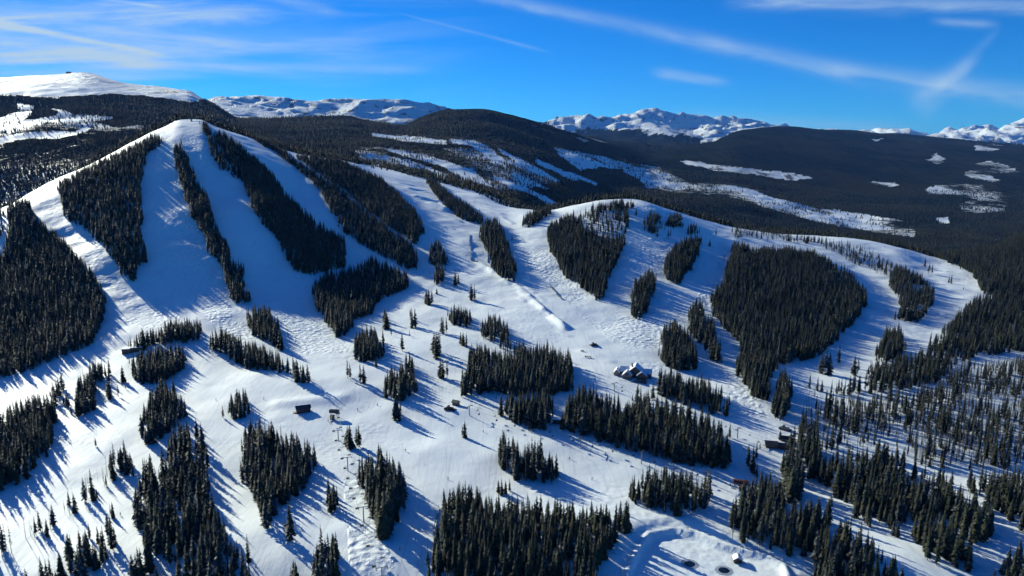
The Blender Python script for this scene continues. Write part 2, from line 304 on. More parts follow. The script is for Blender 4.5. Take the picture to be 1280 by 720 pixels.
class NT:                          # terse node builder
    def __init__(s, nt): s.nt = nt; nt.nodes.clear()
    def n(s, typ, ins=None, **p):
        nd = s.nt.nodes.new(typ)
        for k, v in p.items(): setattr(nd, k, v)
        for k, v in (ins or {}).items():
            if isinstance(v, bpy.types.NodeSocket): s.nt.links.new(v, nd.inputs[k])
            else: nd.inputs[k].default_value = v
        return nd
    def m(s, op, a, b=0.0, c=0.0, clamp=False):
        return s.n('ShaderNodeMath', {0: a, 1: b, 2: c}, operation=op, use_clamp=clamp).outputs[0]
    def ramp(s, x, a, b): return s.n('ShaderNodeMapRange', {0: x, 1: a, 2: b, 3: 0.0, 4: 1.0}, interpolation_type='SMOOTHSTEP').outputs[0]
    def mix(s, f, a, b): return s.n('ShaderNodeMix', {0: f, 6: a, 7: b}, data_type='RGBA').outputs[2]
    def noise(s, vec, sc, det=4.0, ro=.55, dist=0.0): return s.n('ShaderNodeTexNoise', {'Vector': vec, 'Scale': sc, 'Detail': det, 'Roughness': ro, 'Distortion': dist}).outputs[0]
def mat(name):
    m = bpy.data.materials.new(name); m.use_nodes = True; return m, NT(m.node_tree)
def c4(r, g, b): return (r, g, b, 1.0)
def simple(name, col, rough=.7, metal=0, var=.15, scale=1.5):
    m, t = mat(name); tc = t.n('ShaderNodeTexCoord').outputs['Object']
    nz = t.noise(tc, scale, 5.0, .6)
    k = t.mix(nz, c4(*[c * (1 - var) for c in col]), c4(*[min(1, c * (1 + var)) for c in col]))
    b = t.n('ShaderNodeBsdfPrincipled', {'Base Color': k, 'Roughness': rough, 'Metallic': metal})
    t.n('ShaderNodeOutputMaterial', {0: b.outputs[0]}); return m

# ------------------------------------------------------- terrain material
def snow_terrain():
    m, t = mat('snow_and_forest_ground')
    P = t.n('ShaderNodeNewGeometry').outputs['Position']
    A = lambda n: t.n('ShaderNodeAttribute', attribute_name=n).outputs['Fac']
    forest, mog, rock, groom = A('forest'), A('mogul'), A('rock'), A('groom')
    # snow colour: clean, with faint dusty and icy patches
    n1 = t.noise(P, .012, 5.0, .6); n2 = t.noise(P, .25, 4.0, .6)
    snow = t.mix(t.ramp(n1, .35, .7), c4(.78, .84, .87), c4(.85, .89, .89))
    snow = t.mix(t.m('MULTIPLY', t.ramp(n2, .5, .85), .3), snow, c4(.70, .74, .80))
    for k_, (rot, sx3, sy3) in enumerate(((.5, .05, .006), (-.35, .045, .005), (.1, .06, .004))):
        mk = t.n('ShaderNodeMapping', {'Vector': P, 'Rotation': (0, 0, rot), 'Location': (k_ * 31.0, 7.0, 0), 'Scale': (sx3, sy3, .004)}).outputs[0]
        ln = t.m('ABSOLUTE', t.m('SUBTRACT', t.noise(mk, 1.0, 2.0, .5, .3), .5))
        snow = t.mix(t.m('MULTIPLY', t.ramp(ln, .010, .002), t.m('MULTIPLY', groom, .42)), snow, c4(.60, .64, .68))
    # rocks that stick out of the high snow, in bands down the fall line
    mp = t.n('ShaderNodeMapping', {'Vector': P, 'Scale': (1.0, .35, 1.8)}).outputs[0]
    n3 = t.noise(mp, .008, 8.0, .68, .6)
    rk = t.m('MULTIPLY', t.ramp(n3, .55, .62), rock)
    col = t.mix(rk, snow, c4(.09, .085, .085))
    # treetops seen from afar: dark needles with gaps
    n4 = t.noise(P, .035, 6.0, .75); n5 = t.noise(P, .0016, 4.0, .6)
    fc = t.mix(t.ramp(n4, .35, .7), c4(.007, .011, .010), c4(.017, .023, .018))
    fc = t.mix(t.m('MULTIPLY', t.ramp(n5, .42, .58), .9), fc, c4(.026, .026, .016))
    fc = t.mix(t.m('MULTIPLY', t.ramp(n4, .66, .80), .14), fc, c4(.20, .22, .26))
    fm = t.m('ADD', forest, t.m('MULTIPLY', t.m('SUBTRACT', n4, .5), t.m('MULTIPLY', t.m('MULTIPLY', forest, t.m('SUBTRACT', 1.0, forest)), 8.0)), clamp=True)
    fm = t.ramp(fm, .25, .7)
    col = t.mix(fm, col, fc)
    # relief: moguls, wind crust, cat tracks
    v1 = t.n('ShaderNodeTexVoronoi', {'Vector': P, 'Scale': .24, 'Randomness': 1.0}, feature='SMOOTH_F1').outputs[0]
    mg = t.m('ADD', t.m('MULTIPLY', v1, -1.1), t.m('MULTIPLY', t.noise(P, .22, 4.0, .6), 1.3))
    mg = t.m('MULTIPLY', mg, mog)
    cr = t.m('MULTIPLY', t.noise(P, .07, 4.0, .55), .45)
    mp2 = t.n('ShaderNodeMapping', {'Vector': P, 'Rotation': (0, 0, .45), 'Scale': (1.0, .12, .3)}).outputs[0]
    gr = t.m('MULTIPLY', t.m('MULTIPLY', t.noise(mp2, .5, 2.0, .6), .10), groom)
    hgt = t.m('ADD', t.m('ADD', mg, cr), gr)
    far_h = t.m('MULTIPLY', t.m('MULTIPLY', n3, 60.0), rock)
    hgt = t.m('ADD', hgt, far_h)
    tree_h = t.m('MULTIPLY', t.m('MULTIPLY', n4, 14.0), fm)
    hgt = t.m('ADD', hgt, tree_h)
    bp = t.n('ShaderNodeBump', {'Height': hgt, 'Distance': 1.0, 'Strength': 1.0}).outputs[0]
    b = t.n('ShaderNodeBsdfPrincipled', {'Base Color': col, 'Roughness': .62, 'Normal': bp, 'Specular IOR Level': t.m('SUBTRACT', .35, t.m('MULTIPLY', fm, .35))})
    t.n('ShaderNodeOutputMaterial', {0: b.outputs[0]}); return m
M_ground = snow_terrain()

# --------------------------------------------------------- terrain mesh
Ls, Ts, Ks = [], [], []
for k, n in enumerate(ROWS):
    for i in range(n):
        s = i / n; Ls.append(Lk[k] + h[k] * s); Ts.append(hermite(k, s)); Ks.append(np.full(NC, k + s))
Ls.append(Lk[-1]); Ts.append(Tk[-1]); Ks.append(np.full(NC, len(LAY) - 1.0))
Ls, Ts, Ks = map(np.array, (Ls, Ts, Ks)); NR = len(Ls)
Yg = np.exp(Ls); Xg = acol[None] * Yg; Zg = Yg * Ts + CAMZ + disp(Xg.ravel(), Yg.ravel()).reshape(Xg.shape)
V = np.stack([Xg, Yg, Zg], -1).reshape(-1, 3)
ii = (np.arange(NR - 1)[:, None] * NC + np.arange(NC - 1)[None]).ravel()
F = np.stack([ii, ii + 1, ii + NC + 1, ii + NC], 1)
me = mesh_np('ground', V, F, [M_ground], smoothf=True)
Ug, Vg = pix(V[:, 0], V[:, 1], V[:, 2]); kk = Ks.ravel(); Yf = V[:, 1]
jf = smooth(2500, 5000, Yf)
UgS, VgS = Ug + fbm(V[:, 0], V[:, 1], 60, 3, 77) * 1.0 + jf * fbm(V[:, 0], V[:, 1], 300, 4, 78) * 7, Vg + fbm(V[:, 0], V[:, 1], 60, 3, 99) * .8 + jf * fbm(V[:, 0], V[:, 1], 300, 4, 79) * 2.5
fd = far_density(UgS, VgS, kk > J_ + .02)
farz = kk > G_ + .05
fd = np.where((fd > .1) & (fd < 1), np.clip(fd + .55 * fbm(V[:, 0], V[:, 1], 260, 4, 86), 0, 1), fd)
forest = np.where(farz, np.where(fd < .1, 0, fd), 0.0) * smooth(1500, 2600, Yf)
forest = np.where(kk > J_ + .3, np.where(fd == 0, 0, 1.0), forest)
attr(me, 'forest', forest)
MOG = [poly(p) for p in ['232,165 250,158 268,200 300,280 370,345 400,400 420,425 440,440 380,440 330,380 300,350 290,300 262,240','255,270 275,310 290,400 320,410 300,430 262,400 200,320 185,300','150,400 215,380 230,410 180,410',
     '680,300 700,345 740,380 800,400 860,390 910,300 930,300 930,350 890,420 850,470 800,440 740,400 690,360 665,320','60,250 110,320 130,330 200,400 180,400 120,330','-10,240 100,195 190,160 205,175 100,225 0,270','860,440 920,470 960,520 900,520','780,250 900,290 850,340 780,340','400,205 480,270 520,310 500,320 420,270 350,200',
     '430,600 460,600 500,730 440,730','640,310 690,300 800,420 850,470 830,475 730,400']]
mog = np.zeros(len(V))
for p in MOG: mog[inpoly(p, UgS, VgS) & ~farz] = 1
mog[inpoly(poly('-60,250 205,150 215,180 140,230 130,330 200,400 180,410 100,320 60,250 0,280'), UgS, VgS) & ~farz] = .35
mog *= smooth(-.5, .3, fbm(V[:, 0], V[:, 1], 70, 3, 55) + .25)
mog = np.where(inpoly(poly('240,170 262,158 300,240 360,345 400,395 442,440 380,445 320,420 300,430 250,400 240,330 190,320 200,230'), UgS, VgS) & ~farz, np.maximum(mog, .9 * smooth(-.6, .2, fbm(V[:, 0], V[:, 1], 45, 3, 57))), mog)
mog = np.maximum(mog, .30 * smooth(.0, .6, fbm(V[:, 0], V[:, 1], 110, 4, 58)) * ~farz)
attr(me, 'mogul', mog); attr(me, 'rock', smooth(3700, 4500, Yf)); attr(me, 'groom', smooth(1400, 900, Yf) * (1 - mog))
ground = link('ground', me); tag(ground, kind='structure')
print('terrain', len(V), round(time.time() - T0, 1))

# --------------------------------------------------------------- trees
def needle_mat(name, c1, c2, snow=0.0):
    m, t = mat(name)
    rnd = t.n('ShaderNodeObjectInfo').outputs['Random']; tc = t.n('ShaderNodeTexCoord').outputs['Object']
    nz = t.noise(tc, 1.3, 3.0, .6)
    col = t.mix(rnd, c4(*c1), c4(*c2)); col = t.mix(t.m('MULTIPLY', nz, .55), col, c4(.012, .016, .010))
    if snow:
        nrm = t.n('ShaderNodeNewGeometry').outputs['Normal']; z = t.n('ShaderNodeSeparateXYZ', {0: nrm}).outputs[2]
        f = t.m('MULTIPLY', t.m('MULTIPLY', t.ramp(z, .2, .8), t.ramp(t.noise(tc, .9, 3.0, .6), .45, .7)), snow)
        col = t.mix(f, col, c4(.62, .66, .74))
    b = t.n('ShaderNodeBsdfPrincipled', {'Base Color': col, 'Roughness': .75, 'Specular IOR Level': .2})
    t.n('ShaderNodeOutputMaterial', {0: b.outputs[0]}); return m
M_need = needle_mat('spruce_needles', (.013, .022, .012), (.070, .068, .030), .06)
M_frost = needle_mat('frosted_needles', (.018, .026, .022), (.040, .043, .030), .30)
M_bark = simple('bark', (.075, .055, .040), .9)
def crown_np(hh, rad, whorls, per, seed, low=.08, gap=0.0):
    r = np.random.default_rng(seed); V = []; F = []
    for i in range(whorls):
        f = i / (whorls - 1); z = hh * (low + (1 - low) * f ** .92)
        prof = (1 - f) ** .78 * (.72 + .28 * min(1, f * 7)) + .02
        if r.random() < gap: continue
        for j in range(per):
            L = rad * prof * r.uniform(.62, 1.22) * (1 + .25 * math.sin(seed + j * 2.1 + i * .37)); an = r.uniform(0, 2 * math.pi); w = max(.12, L * r.uniform(.30, .46))
            dr = L * r.uniform(.25, .75); ca, sa = math.cos(an), math.sin(an); z0 = z + r.uniform(-.3, .3) * hh / whorls
            n = len(V)
            for (rr, ss, dz) in ((.05 * L, 0, .12 * L), (.55 * L, w, -dr * .45), (L, 0, -dr + .08 * L), (.55 * L, -w, -dr * .45)):
                V.append((ca * rr - sa * ss, sa * rr + ca * ss, z0 + dz + r.uniform(-.05, .05)))
            F.append((n, n + 1, n + 2, n + 3))
            F.append((n, n + 3, n + 2, n + 1)) if False else None
    n = len(V); V += [(.0, 0, hh * 1.02), (.10, .05, hh * .93), (-.10, .05, hh * .93), (0, -.12, hh * .93)]; F += [(n, n + 1, n + 2, n + 2), (n, n + 2, n + 3, n + 3), (n, n + 3, n + 1, n + 1)]
    F = [f for f in F if f]
    # drop degenerate corners by using thin quads
    V = np.array(V); F2 = []
    for f in F:
        if len(set(f)) == 4: F2.append(f)
    return V, np.array(F2)
def trunk_np(hh, r0, lean=0):
    V = []; F = []
    zs = [-.8, .3, hh * .3, hh * .65, hh * .97]; rs = [r0 * 1.3, r0, r0 * .75, r0 * .42, r0 * .08]
    for z, q in zip(zs, rs):
        for k in range(6): V.append((math.cos(k * 1.0472) * q, math.sin(k * 1.0472) * q, z))
    for i in range(4):
        for k in range(6): F.append((i * 6 + k, i * 6 + (k + 1) % 6, i * 6 + 6 + (k + 1) % 6, i * 6 + 6 + k))
    return np.array(V), np.array(F)
def snag_np(hh, seed):
    r = np.random.default_rng(seed); V = []; F = []
    for i in range(46):
        z = hh * r.uniform(.15, .98); an = r.uniform(0, 6.283); L = (1 - z / hh) ** .6 * r.uniform(.5, 1.3) + .15; ca, sa = math.cos(an), math.sin(an); n = len(V); up = r.uniform(-.1, .5) * L
        for (q, w, dz) in ((0, .06, 0), (L, .0, up), (L, .02, up + .05), (0, -.06, .12)): V.append((ca * q - sa * w, sa * q + ca * w, z + dz))
        F.append((n, n + 1, n + 2, n + 3))
    return np.array(V), np.array(F)
M_snag = simple('weathered_wood', (.13, .105, .085), .9, var=.3)
KINDS = []      # ten shapes of conifer, all 16 m tall before scaling
specs = [(2.2, 30, 9, .06, 0, M_need), (1.9, 32, 8, .10, .05, M_need), (2.6, 28, 9, .05, 0, M_frost), (1.7, 34, 7, .14, .08, M_need), (2.4, 30, 9, .04, 0, M_need), (2.0, 26, 7, .18, .15, M_frost),
         (1.5, 32, 7, .2, .1, M_need), (2.9, 28, 10, .05, 0, M_need), (1.2, 24, 5, .30, .25, M_need), (2.1, 30, 8, .12, .1, M_frost)]
for i, (rad, wh, per, low, gap, mt) in enumerate(specs):
    cv, cf = crown_np(16, rad, wh, per, 100 + i, low, gap); tv, tf = trunk_np(16, .2)
    cm = mesh_np('spruce_crown', cv, cf, [mt]); tm = mesh_np('spruce_trunk', tv, tf, [M_bark])
    wv = np.vstack([cv, tv]); wf = np.vstack([cf, tf + len(cv)])
    wm = mesh_np('whole_spruce_%d' % i, wv, wf, [mt, M_bark], mi=[0] * len(cf) + [1] * len(tf))
    KINDS.append((cm, tm, wm))
for i in range(2):
    cv, cf = snag_np(16, 300 + i); tv, tf = trunk_np(16, .17)
    KINDS.append((mesh_np('bare_branches', cv, cf, [M_snag]), mesh_np('snag_trunk', tv, tf, [M_snag]), mesh_np('whole_snag_%d' % i, np.vstack([cv, tv]), np.vstack([cf, tf + len(cv)]), [M_snag])))

# scatter on the ski hill
sx = 3.2
gx, gy = np.meshgrid(np.arange(-1100, 1250, sx), np.arange(262, 1720, sx))
X = (gx + rng.uniform(-.75, .75, gx.shape) * sx).ravel(); Y = (gy + rng.uniform(-.48, .48, gy.shape) * sx).ravel()
a = X / Y; ok = (a > -.83) & (a < .88) & (np.log(Y) < layL(G_, a) + .012)
X, Y = X[ok], Y[ok]; a = X / Y
Z = H(X, Y)
ht = (13.8 + 3.5 * rng.standard_normal(len(X)) + fbm(X, Y, 40, 2, 61) * 1.8).clip(8, 22)
ht *= np.where(Y > 1150, .92, 1.0)
pu, pv = pix(X, Y, Z); tu, tv_ = pix(X, Y, Z + ht * .64)
rnd = rng.random(len(X)); keep = np.zeros(len(X), bool); stand = np.full(len(X), '', dtype=object)
thin = np.ones(len(X))
for d, p in THIN: thin[inpoly(poly(p), pu, pv)] = d
neg = np.zeros(len(X), bool)
for p in NEG: neg |= inpoly(poly(p), pu, pv)
clump = .75 + .6 * fbm(X, Y, 18, 2, 71)
ju = fbm(X, Y, 22, 2, 91) * np.clip(900 / Y, .6, 2.2) * 2.5; jv = fbm(X, Y, 22, 2, 92) * np.clip(900 / Y, .6, 2.2) * 1.8
su = pu + rng.normal(0, 4.5, len(X)) * 450 / Y; sv_ = pv + rng.normal(0, 2.6, len(X)) * 450 / Y
sapling = rng.random(len(X)) < .13; ht[sapling] *= rng.uniform(.35, .7, int(sapling.sum()))
for key, (den, sz, p) in ST.items():
    P = poly(p); m = inpoly(P, pu + ju, pv + jv) & inpoly(P, tu + ju, tv_ + jv + (pv - tv_) * (.0 if den > .45 else .6)) & ~keep
    dd_ = den * thin * (np.where(den < .9, clump.clip(.2, 1.3), 1.0)) * .93
    m &= rnd < dd_
    stray = inpoly(P, su, sv_) & inpoly(P, su, sv_ - 400 / Y * 12) & ~keep & ~m & (rnd > .955); ht[stray] *= .8; m |= stray
    ht[m] *= sz; stand[m] = key; keep |= m
keep &= ~neg
X, Y, Z, ht, stand = X[keep], Y[keep], Z[keep], ht[keep], stand[keep]
# trees that stand alone or in twos and threes: photo position of the foot, height in pixels
LONE = [(569,357,18),(573,356,16),(589,375,19),(593,377,20),(533,379,16),(536,381,18),(540,379,16),(513,398,14),(515,407,24),(519,406,22),(481,400,16),(483,409,20),(489,418,13),(552,415,20),(554,417,22),(558,415,20),
 (503,441,22),(543,442,24),(546,449,32),(550,446,28),(548,440,24),(551,473,22),(554,476,26),(559,473,24),(470,461,12),(435,478,24),(438,476,18),(451,484,26),(455,482,22),(438,559,28),(435,556,24),(449,557,26),(446,555,22),
 (578,547,16),(581,548,20),(576,430,14),(583,434,18),(579,432,16),(821,301,14),(835,300,12),(838,296,10),(887,307,9),(895,293,8),(1156,333,11),(1161,341,13),(1165,341,12),(1186,353,9),(1189,353,11),(1204,364,5),
 (1048,455,24),(1031,468,30),(1036,469,26),(1026,467,24),(623,614,16),(627,617,20),(632,616,17),(637,613,15),(816,498,22),(912,545,18),(962,556,10),(950,560,10),(700,335,6),(546,368,7),(795,268,8),(869,299,9),(905,325,7),
 (1067,470,24),(1072,468,20),(975,548,12),(1112,500,18),(988,560,22),(992,556,26),(1038,640,26),(1058,684,40),(1049,675,30),(640,300,8),(300,522,16),(120,560,12),(75,160,8),(60,172,9),(500,290,9),(512,420,9)]
for (u, v, hp) in LONE:
    x, y = hit(u, v); z = H1(x, y); dep = y * cp - (z - CAMZ) * sp_
    X = np.append(X, x); Y = np.append(Y, y); Z = np.append(Z, z); ht = np.append(ht, hp * 1.1 * dep / FOC / .97); stand = np.append(stand, 'lone')
N = len(X); print('trees on the hill', N, round(time.time() - T0, 1))
pu, pv = pix(X, Y, Z); tu, tv_ = pix(X, Y, Z + ht)
kind = rng.integers(0, 8, N); sparse = np.array([('sparse' in s) or s in ('t', 'as') for s in stand]); kind = np.where(sparse & (rng.random(N) < .65), rng.choice([3, 5, 6, 8, 9, 10, 11, 10, 11, 10, 11, 8], N), kind); kind = np.where((rng.random(N) < .05) & (stand != 'lone'), rng.integers(10, 12, N), kind)
kind = np.where((stand == 'C grove') & np.isin(kind, [2, 5]), 4, kind)
rotz = rng.uniform(0, 6.283, N); wid = rng.uniform(.72, 1.1, N); wid[stand == 'lone'] *= 1.35; wid[stand == 'ah sparse'] *= .78
# which 300 show largest: paint silhouettes near to far, count what stays visible
idb = np.full((720, 1280), -1, np.int32); order = np.argsort(Y)
for i in order:
    if pv[i] < 300: continue
    hpx = pv[i] - tv_[i]; y0 = int(max(0, tv_[i])); y1 = int(min(719, pv[i]))
    if y1 < y0: continue
    for yy in range(y0, y1 + 1):
        w = max(.6, .14 * hpx * (yy - tv_[i]) / max(hpx, 1)); x0 = int(max(0, round(pu[i] - w))); x1 = int(min(1279, round(pu[i] + w)))
        if x1 >= x0:
            seg = idb[yy, x0:x1 + 1]; seg[seg < 0] = i
vis = np.bincount(idb[idb >= 0], minlength=N)
cut = np.argsort(-vis)[:300]; solo = np.zeros(N, bool); solo[cut] = True
print('individuals', solo.sum(), vis[cut[-1]], round(time.time() - T0, 1))

# words for the individual trees
WHERE = {'C grove': 'large grove at the bottom centre', 'v': 'tall wood left of centre at the bottom edge', 'u': 'diagonal belt in the bottom left corner', 't': 'thin tree row by the lower left snow road', 'q': 'shaded wood on the left edge below the ski slope',
 'w': 'rounded grove below the red-walled lift building', 'z': 'tall narrow grove beside the chairlift towers', 'ad': 'wood between the snow pond and the lower right road', 'ai': 'dark forest at the lower right', 'ak': 'clump in the bottom right corner', 'aj': 'forest on the lower right edge',
 'D': 'small island grove on the open snow at centre', 'F': 'long wood below the gabled lodge', 'ar': 'low grove just above the snow pond', 'A': 'clump at the bottom edge left of the chairlift', 'B': 'tiny clump on the bottom edge', 'x': 'small clump below the rounded grove', 'y': 'close pair left of the chairlift towers',
 'r': 'oval grove in the left middle', 's': 'short clump at the head of the tree row', 'ae': 'upright column of trees at the forest corner', 'ah sparse': 'open snowy woodland on the right', 'k': 'clump below the snowy lift station', 'j': 'belt above the snowy lift station', 'l': 'long clump right of the lift station', 'm': 'small clump at the right end of the long clump', 'n': 'ragged clump left of the lift station', 'o': 'little clump beside the ragged one', 'p': 'little clump at the left above the shaded wood',
 'H': 'grove right of the gabled lodge', 'G': 'small clump just below the gabled lodge', 'I': 'oval grove above the lodge on the right', 'J': 'slim upright grove by the large block', 'ab': 'tapering grove left of the right forest', 'ac': 'little dark clump left of the right forest', 'T': 'round grove above the small hut', 'U': 'tiny grove on the open snow', 'Y': 'small clump left of the central block', 'X': 'broad central block above the square grove', 'Z': 'small grove above the red lift building', 'af': 'dense belt along the far right run', 'S': 'cluster on the middle slope', 'al': 'clump at the foot of the right run', 'aa': 'very large block of forest on the right', 'E': 'block of trees left of the long wood', 'lone': 'open snow'}
def unique_words(key, idx):
    """names for the members of one stand that can be singled out; the rest share one label"""
    out = {}
    if len(idx) > 3:
        px, fy, hh_ = pu[idx], pv[idx], (pv - tv_)[idx]
        for word, j in (('leftmost', int(np.argmin(px))), ('rightmost', int(np.argmax(px))), ('farthest', int(np.argmin(fy)))):
            if j not in out: out[j] = word
    return out
def tree_thing(i, label, group):
    e = bpy.data.objects.new('spruce_tree', None); COL.objects.link(e); e.empty_display_size = .5
    e.location = (X[i], Y[i], Z[i] - .15); s = ht[i] / 16.0; e.scale = (s * wid[i], s * wid[i], s); e.rotation_euler = (0, 0, rotz[i])
    tag(e, label, 'tree', group)
    for nm, me_ in (('crown', KINDS[kind[i]][0]), ('trunk', KINDS[kind[i]][1])):
        o = bpy.data.objects.new(nm, me_); COL.objects.link(o); o.parent = e
    if kind[i] > 9: e.name = 'dead_tree'; e['label'] = label.replace('dark narrow spruce', 'bare dead tree').replace(' tree of', ' bare dead tree of'); e['group'] = group.replace('spruces', 'bare dead trees')
    return e
for key in sorted(set(stand[solo])):
    idx = np.nonzero(solo & (stand == key))[0]; w = WHERE.get(key, 'stand of trees on the ski hill'); names = unique_words(key, idx)
    CL = [(442,480,'short row before the middle groves'),(442,558,'two small groups above the narrow grove'),(514,405,'trio on the upper middle slope'),(485,410,'little group below the curved upper wood'),(547,447,'cluster in the middle of the slope'),(554,475,'cluster left of the central block'),(579,547,'pair alone on the wide run'),(630,615,'short row above the large bottom grove'),(1032,468,'trio at the foot of the right run'),(1050,456,'spot beside the right run'),(1069,470,'pair near the right run'),(1050,672,'scatter on the lower right road'),(912,545,'spot left of the storage building'),(960,558,'spot beside the storage building'),(988,560,'pair at the right forest edge'),(816,498,'spot below the lodge')]
    seen_ = {}
    if key == 'lone':
        for q in sorted(idx, key=lambda q: pu[q]):
            c_ = min(CL, key=lambda c: (c[0] - pu[q]) ** 2 + (c[1] - pv[q]) ** 2)[2]; seen_.setdefault(c_, []).append(q)
    for j, i in enumerate(idx):
        if key == 'lone':
            c_, L_ = next((c, l) for c, l in seen_.items() if i in l); k_ = L_.index(i)
            lab = ('%s spruce of the %s' % (('leftmost', 'second from left', 'third from left', 'fourth from left', 'fifth from left', 'sixth from left')[min(k_, 5)], c_)) if len(L_) > 1 else 'dark spruce on open snow, %s' % c_
            tree_thing(i, lab, 'single spruces on the open snow')
        else:
            lab = ('%s tree of the %s' % (names[j], w)) if j in names else 'dark narrow spruce within the %s' % w
            tree_thing(i, lab, 'spruces of the ' + w)
# everything else: one forest
rest = ~solo
pm = bpy.data.meshes.new('forest_points'); n = int(rest.sum()); pm.vertices.add(n)
pm.vertices.foreach_set('co', np.stack([X[rest], Y[rest], Z[rest] - .15], 1).astype(np.float32).ravel())
attr(pm, 'kidx', kind[rest], 'INT'); sc_ = ht[rest] / 16
attr(pm, 'scl', np.stack([sc_ * wid[rest], sc_ * wid[rest], sc_], 1), 'FLOAT_VECTOR'); attr(pm, 'rt', np.stack([0 * sc_, 0 * sc_, rotz[rest]], 1), 'FLOAT_VECTOR')
lib = bpy.data.collections.new('spruce_library')
for i, kd in enumerate(KINDS): lib.objects.link(bpy.data.objects.new('spruce_%02d' % i, kd[2]))
fo = link('conifer_forest', pm); tag(fo, 'dark conifer stands covering the ski hill between the white runs', 'forest', kind='stuff')
ng = bpy.data.node_groups.new('forest', 'GeometryNodeTree'); ng.interface.new_socket('Geometry', in_out='INPUT', socket_type='NodeSocketGeometry'); ng.interface.new_socket('Geometry', in_out='OUTPUT', socket_type='NodeSocketGeometry')
nn = ng.nodes; gi = nn.new('NodeGroupInput'); go = nn.new('NodeGroupOutput'); iop = nn.new('GeometryNodeInstanceOnPoints'); ci = nn.new('GeometryNodeCollectionInfo')
ci.inputs['Collection'].default_value = lib; ci.inputs['Separate Children'].default_value = True; ci.inputs['Reset Children'].default_value = True
def na(nm, typ):
    q = nn.new('GeometryNodeInputNamedAttribute'); q.data_type = typ; q.inputs[0].default_value = nm; return next(o for o in q.outputs if o.enabled and o.name == 'Attribute')
lk = ng.links.new
lk(gi.outputs[0], iop.inputs['Points']); lk(ci.outputs[0], iop.inputs['Instance']); iop.inputs['Pick Instance'].default_value = True
lk(na('kidx', 'INT'), iop.inputs['Instance Index']); lk(na('scl', 'FLOAT_VECTOR'), iop.inputs['Scale']); lk(na('rt', 'FLOAT_VECTOR'), iop.inputs['Rotation']); lk(iop.outputs[0], go.inputs[0])
fo.modifiers.new('trees', 'NODES').node_group = ng

# distant woods: many small layered cones in one mesh
def far_trees():
    xs, ys = [], []
    for (y0, y1, s) in ((1250, 2200, 7.5), (2200, 3400, 11.5), (3400, 4600, 17)):
        gx, gy = np.meshgrid(np.arange(-.95 * y1, .95 * y1, s), np.arange(y0, y1, s))
        x = (gx + rng.uniform(-.5, .5, gx.shape) * s).ravel(); y = (gy + rng.uniform(-.5, .5, gy.shape) * s).ravel()
        m = (np.abs(x / y) < .86) & (np.log(y) > layL(G_, x / y) + .004) & (np.log(y) < layL(J_, x / y) + .01); xs.append(x[m]); ys.append(y[m])
    x = np.concatenate(xs); y = np.concatenate(ys); z = H(x, y); L = np.log(y)
    # leave out what stands deep behind a crest, where nothing of it can be seen
    show = bil(CM, x / y, L) * y + CAMZ < z + 75
    x, y, z = x[show], y[show], z[show]
    u, v = pix(x, y, z); jf = smooth(2500, 5000, y); d = far_density(u + rng.normal(0, .8, len(u)) + jf * fbm(x, y, 300, 4, 78) * 7, v - 1.2 + rng.normal(0, .35, len(u)) + jf * fbm(x, y, 300, 4, 79) * 2.5)
    d = np.where((d > 0) & (d < 1), np.clip(d + .45 * fbm(x, y, 160, 3, 83), .05, 1), d) * np.where(d == 1, 1 - .45 * smooth(.35, 1.0, fbm(x, y, 260, 4, 84)), 1)
    m = (rng.random(len(x)) < d * np.where(y > 2200, .95, .92)) & (u > -120) & (u < 1400)
    return x[m], y[m], z[m]
fx, fy, fz = far_trees(); nf = len(fx); print('far trees', nf, round(time.time() - T0, 1))
hh2 = rng.uniform(10, 17, nf) * np.where(fy > 2100, .8, 1.0); rr = hh2 * rng.uniform(.13, .2, nf) * np.where(fy > 2200, 1.5, 1.0) * np.where(fy > 3400, 1.4, 1.0); ph = rng.uniform(0, 6.28, nf)
tv = []; tiers = ((.02, 1.0, .50), (.30, .72, .74), (.56, .46, 1.0))
base_off = []
Vf = np.zeros((nf, 12, 3), np.float32); Ff = []
for q, (zb, rs, zt) in enumerate(tiers):
    for k in range(3):
        an = ph + k * 2.0944 + q * 1.05; j = rng.uniform(.75, 1.25, nf)
        Vf[:, q * 4 + k] = np.stack([fx + np.cos(an) * rr * rs * j, fy + np.sin(an) * rr * rs * j, fz - .5 + hh2 * zb], 1)
    Vf[:, q * 4 + 3] = np.stack([fx, fy, fz - .5 + hh2 * zt], 1)
    for k in range(3): Ff.append((q * 4 + k, q * 4 + (k + 1) % 3, q * 4 + 3))
Ff = (np.array(Ff)[None] + (np.arange(nf) * 12)[:, None, None]).reshape(-1, 3)
fm_, t = mat('distant_needles'); P = t.n('ShaderNodeNewGeometry').outputs['Position']
n_ = t.noise(P, .12, 3.0, .6); n5 = t.noise(P, .0016, 4.0, .6)
cc = t.mix(n_, c4(.008, .013, .010), c4(.019, .026, .017)); cc = t.mix(t.m('MULTIPLY', t.ramp(n5, .42, .58), .9), cc, c4(.030, .029, .016))
b = t.n('ShaderNodeBsdfPrincipled', {'Base Color': cc, 'Roughness': .8, 'Specular IOR Level': .1}); t.n('ShaderNodeOutputMaterial', {0: b.outputs[0]})
tag(link('distant_forest', mesh_np('distant_forest', Vf.reshape(-1, 3), Ff, [fm_])), 'far-off dark woods on the hills and valley behind the runs', 'forest', kind='stuff')

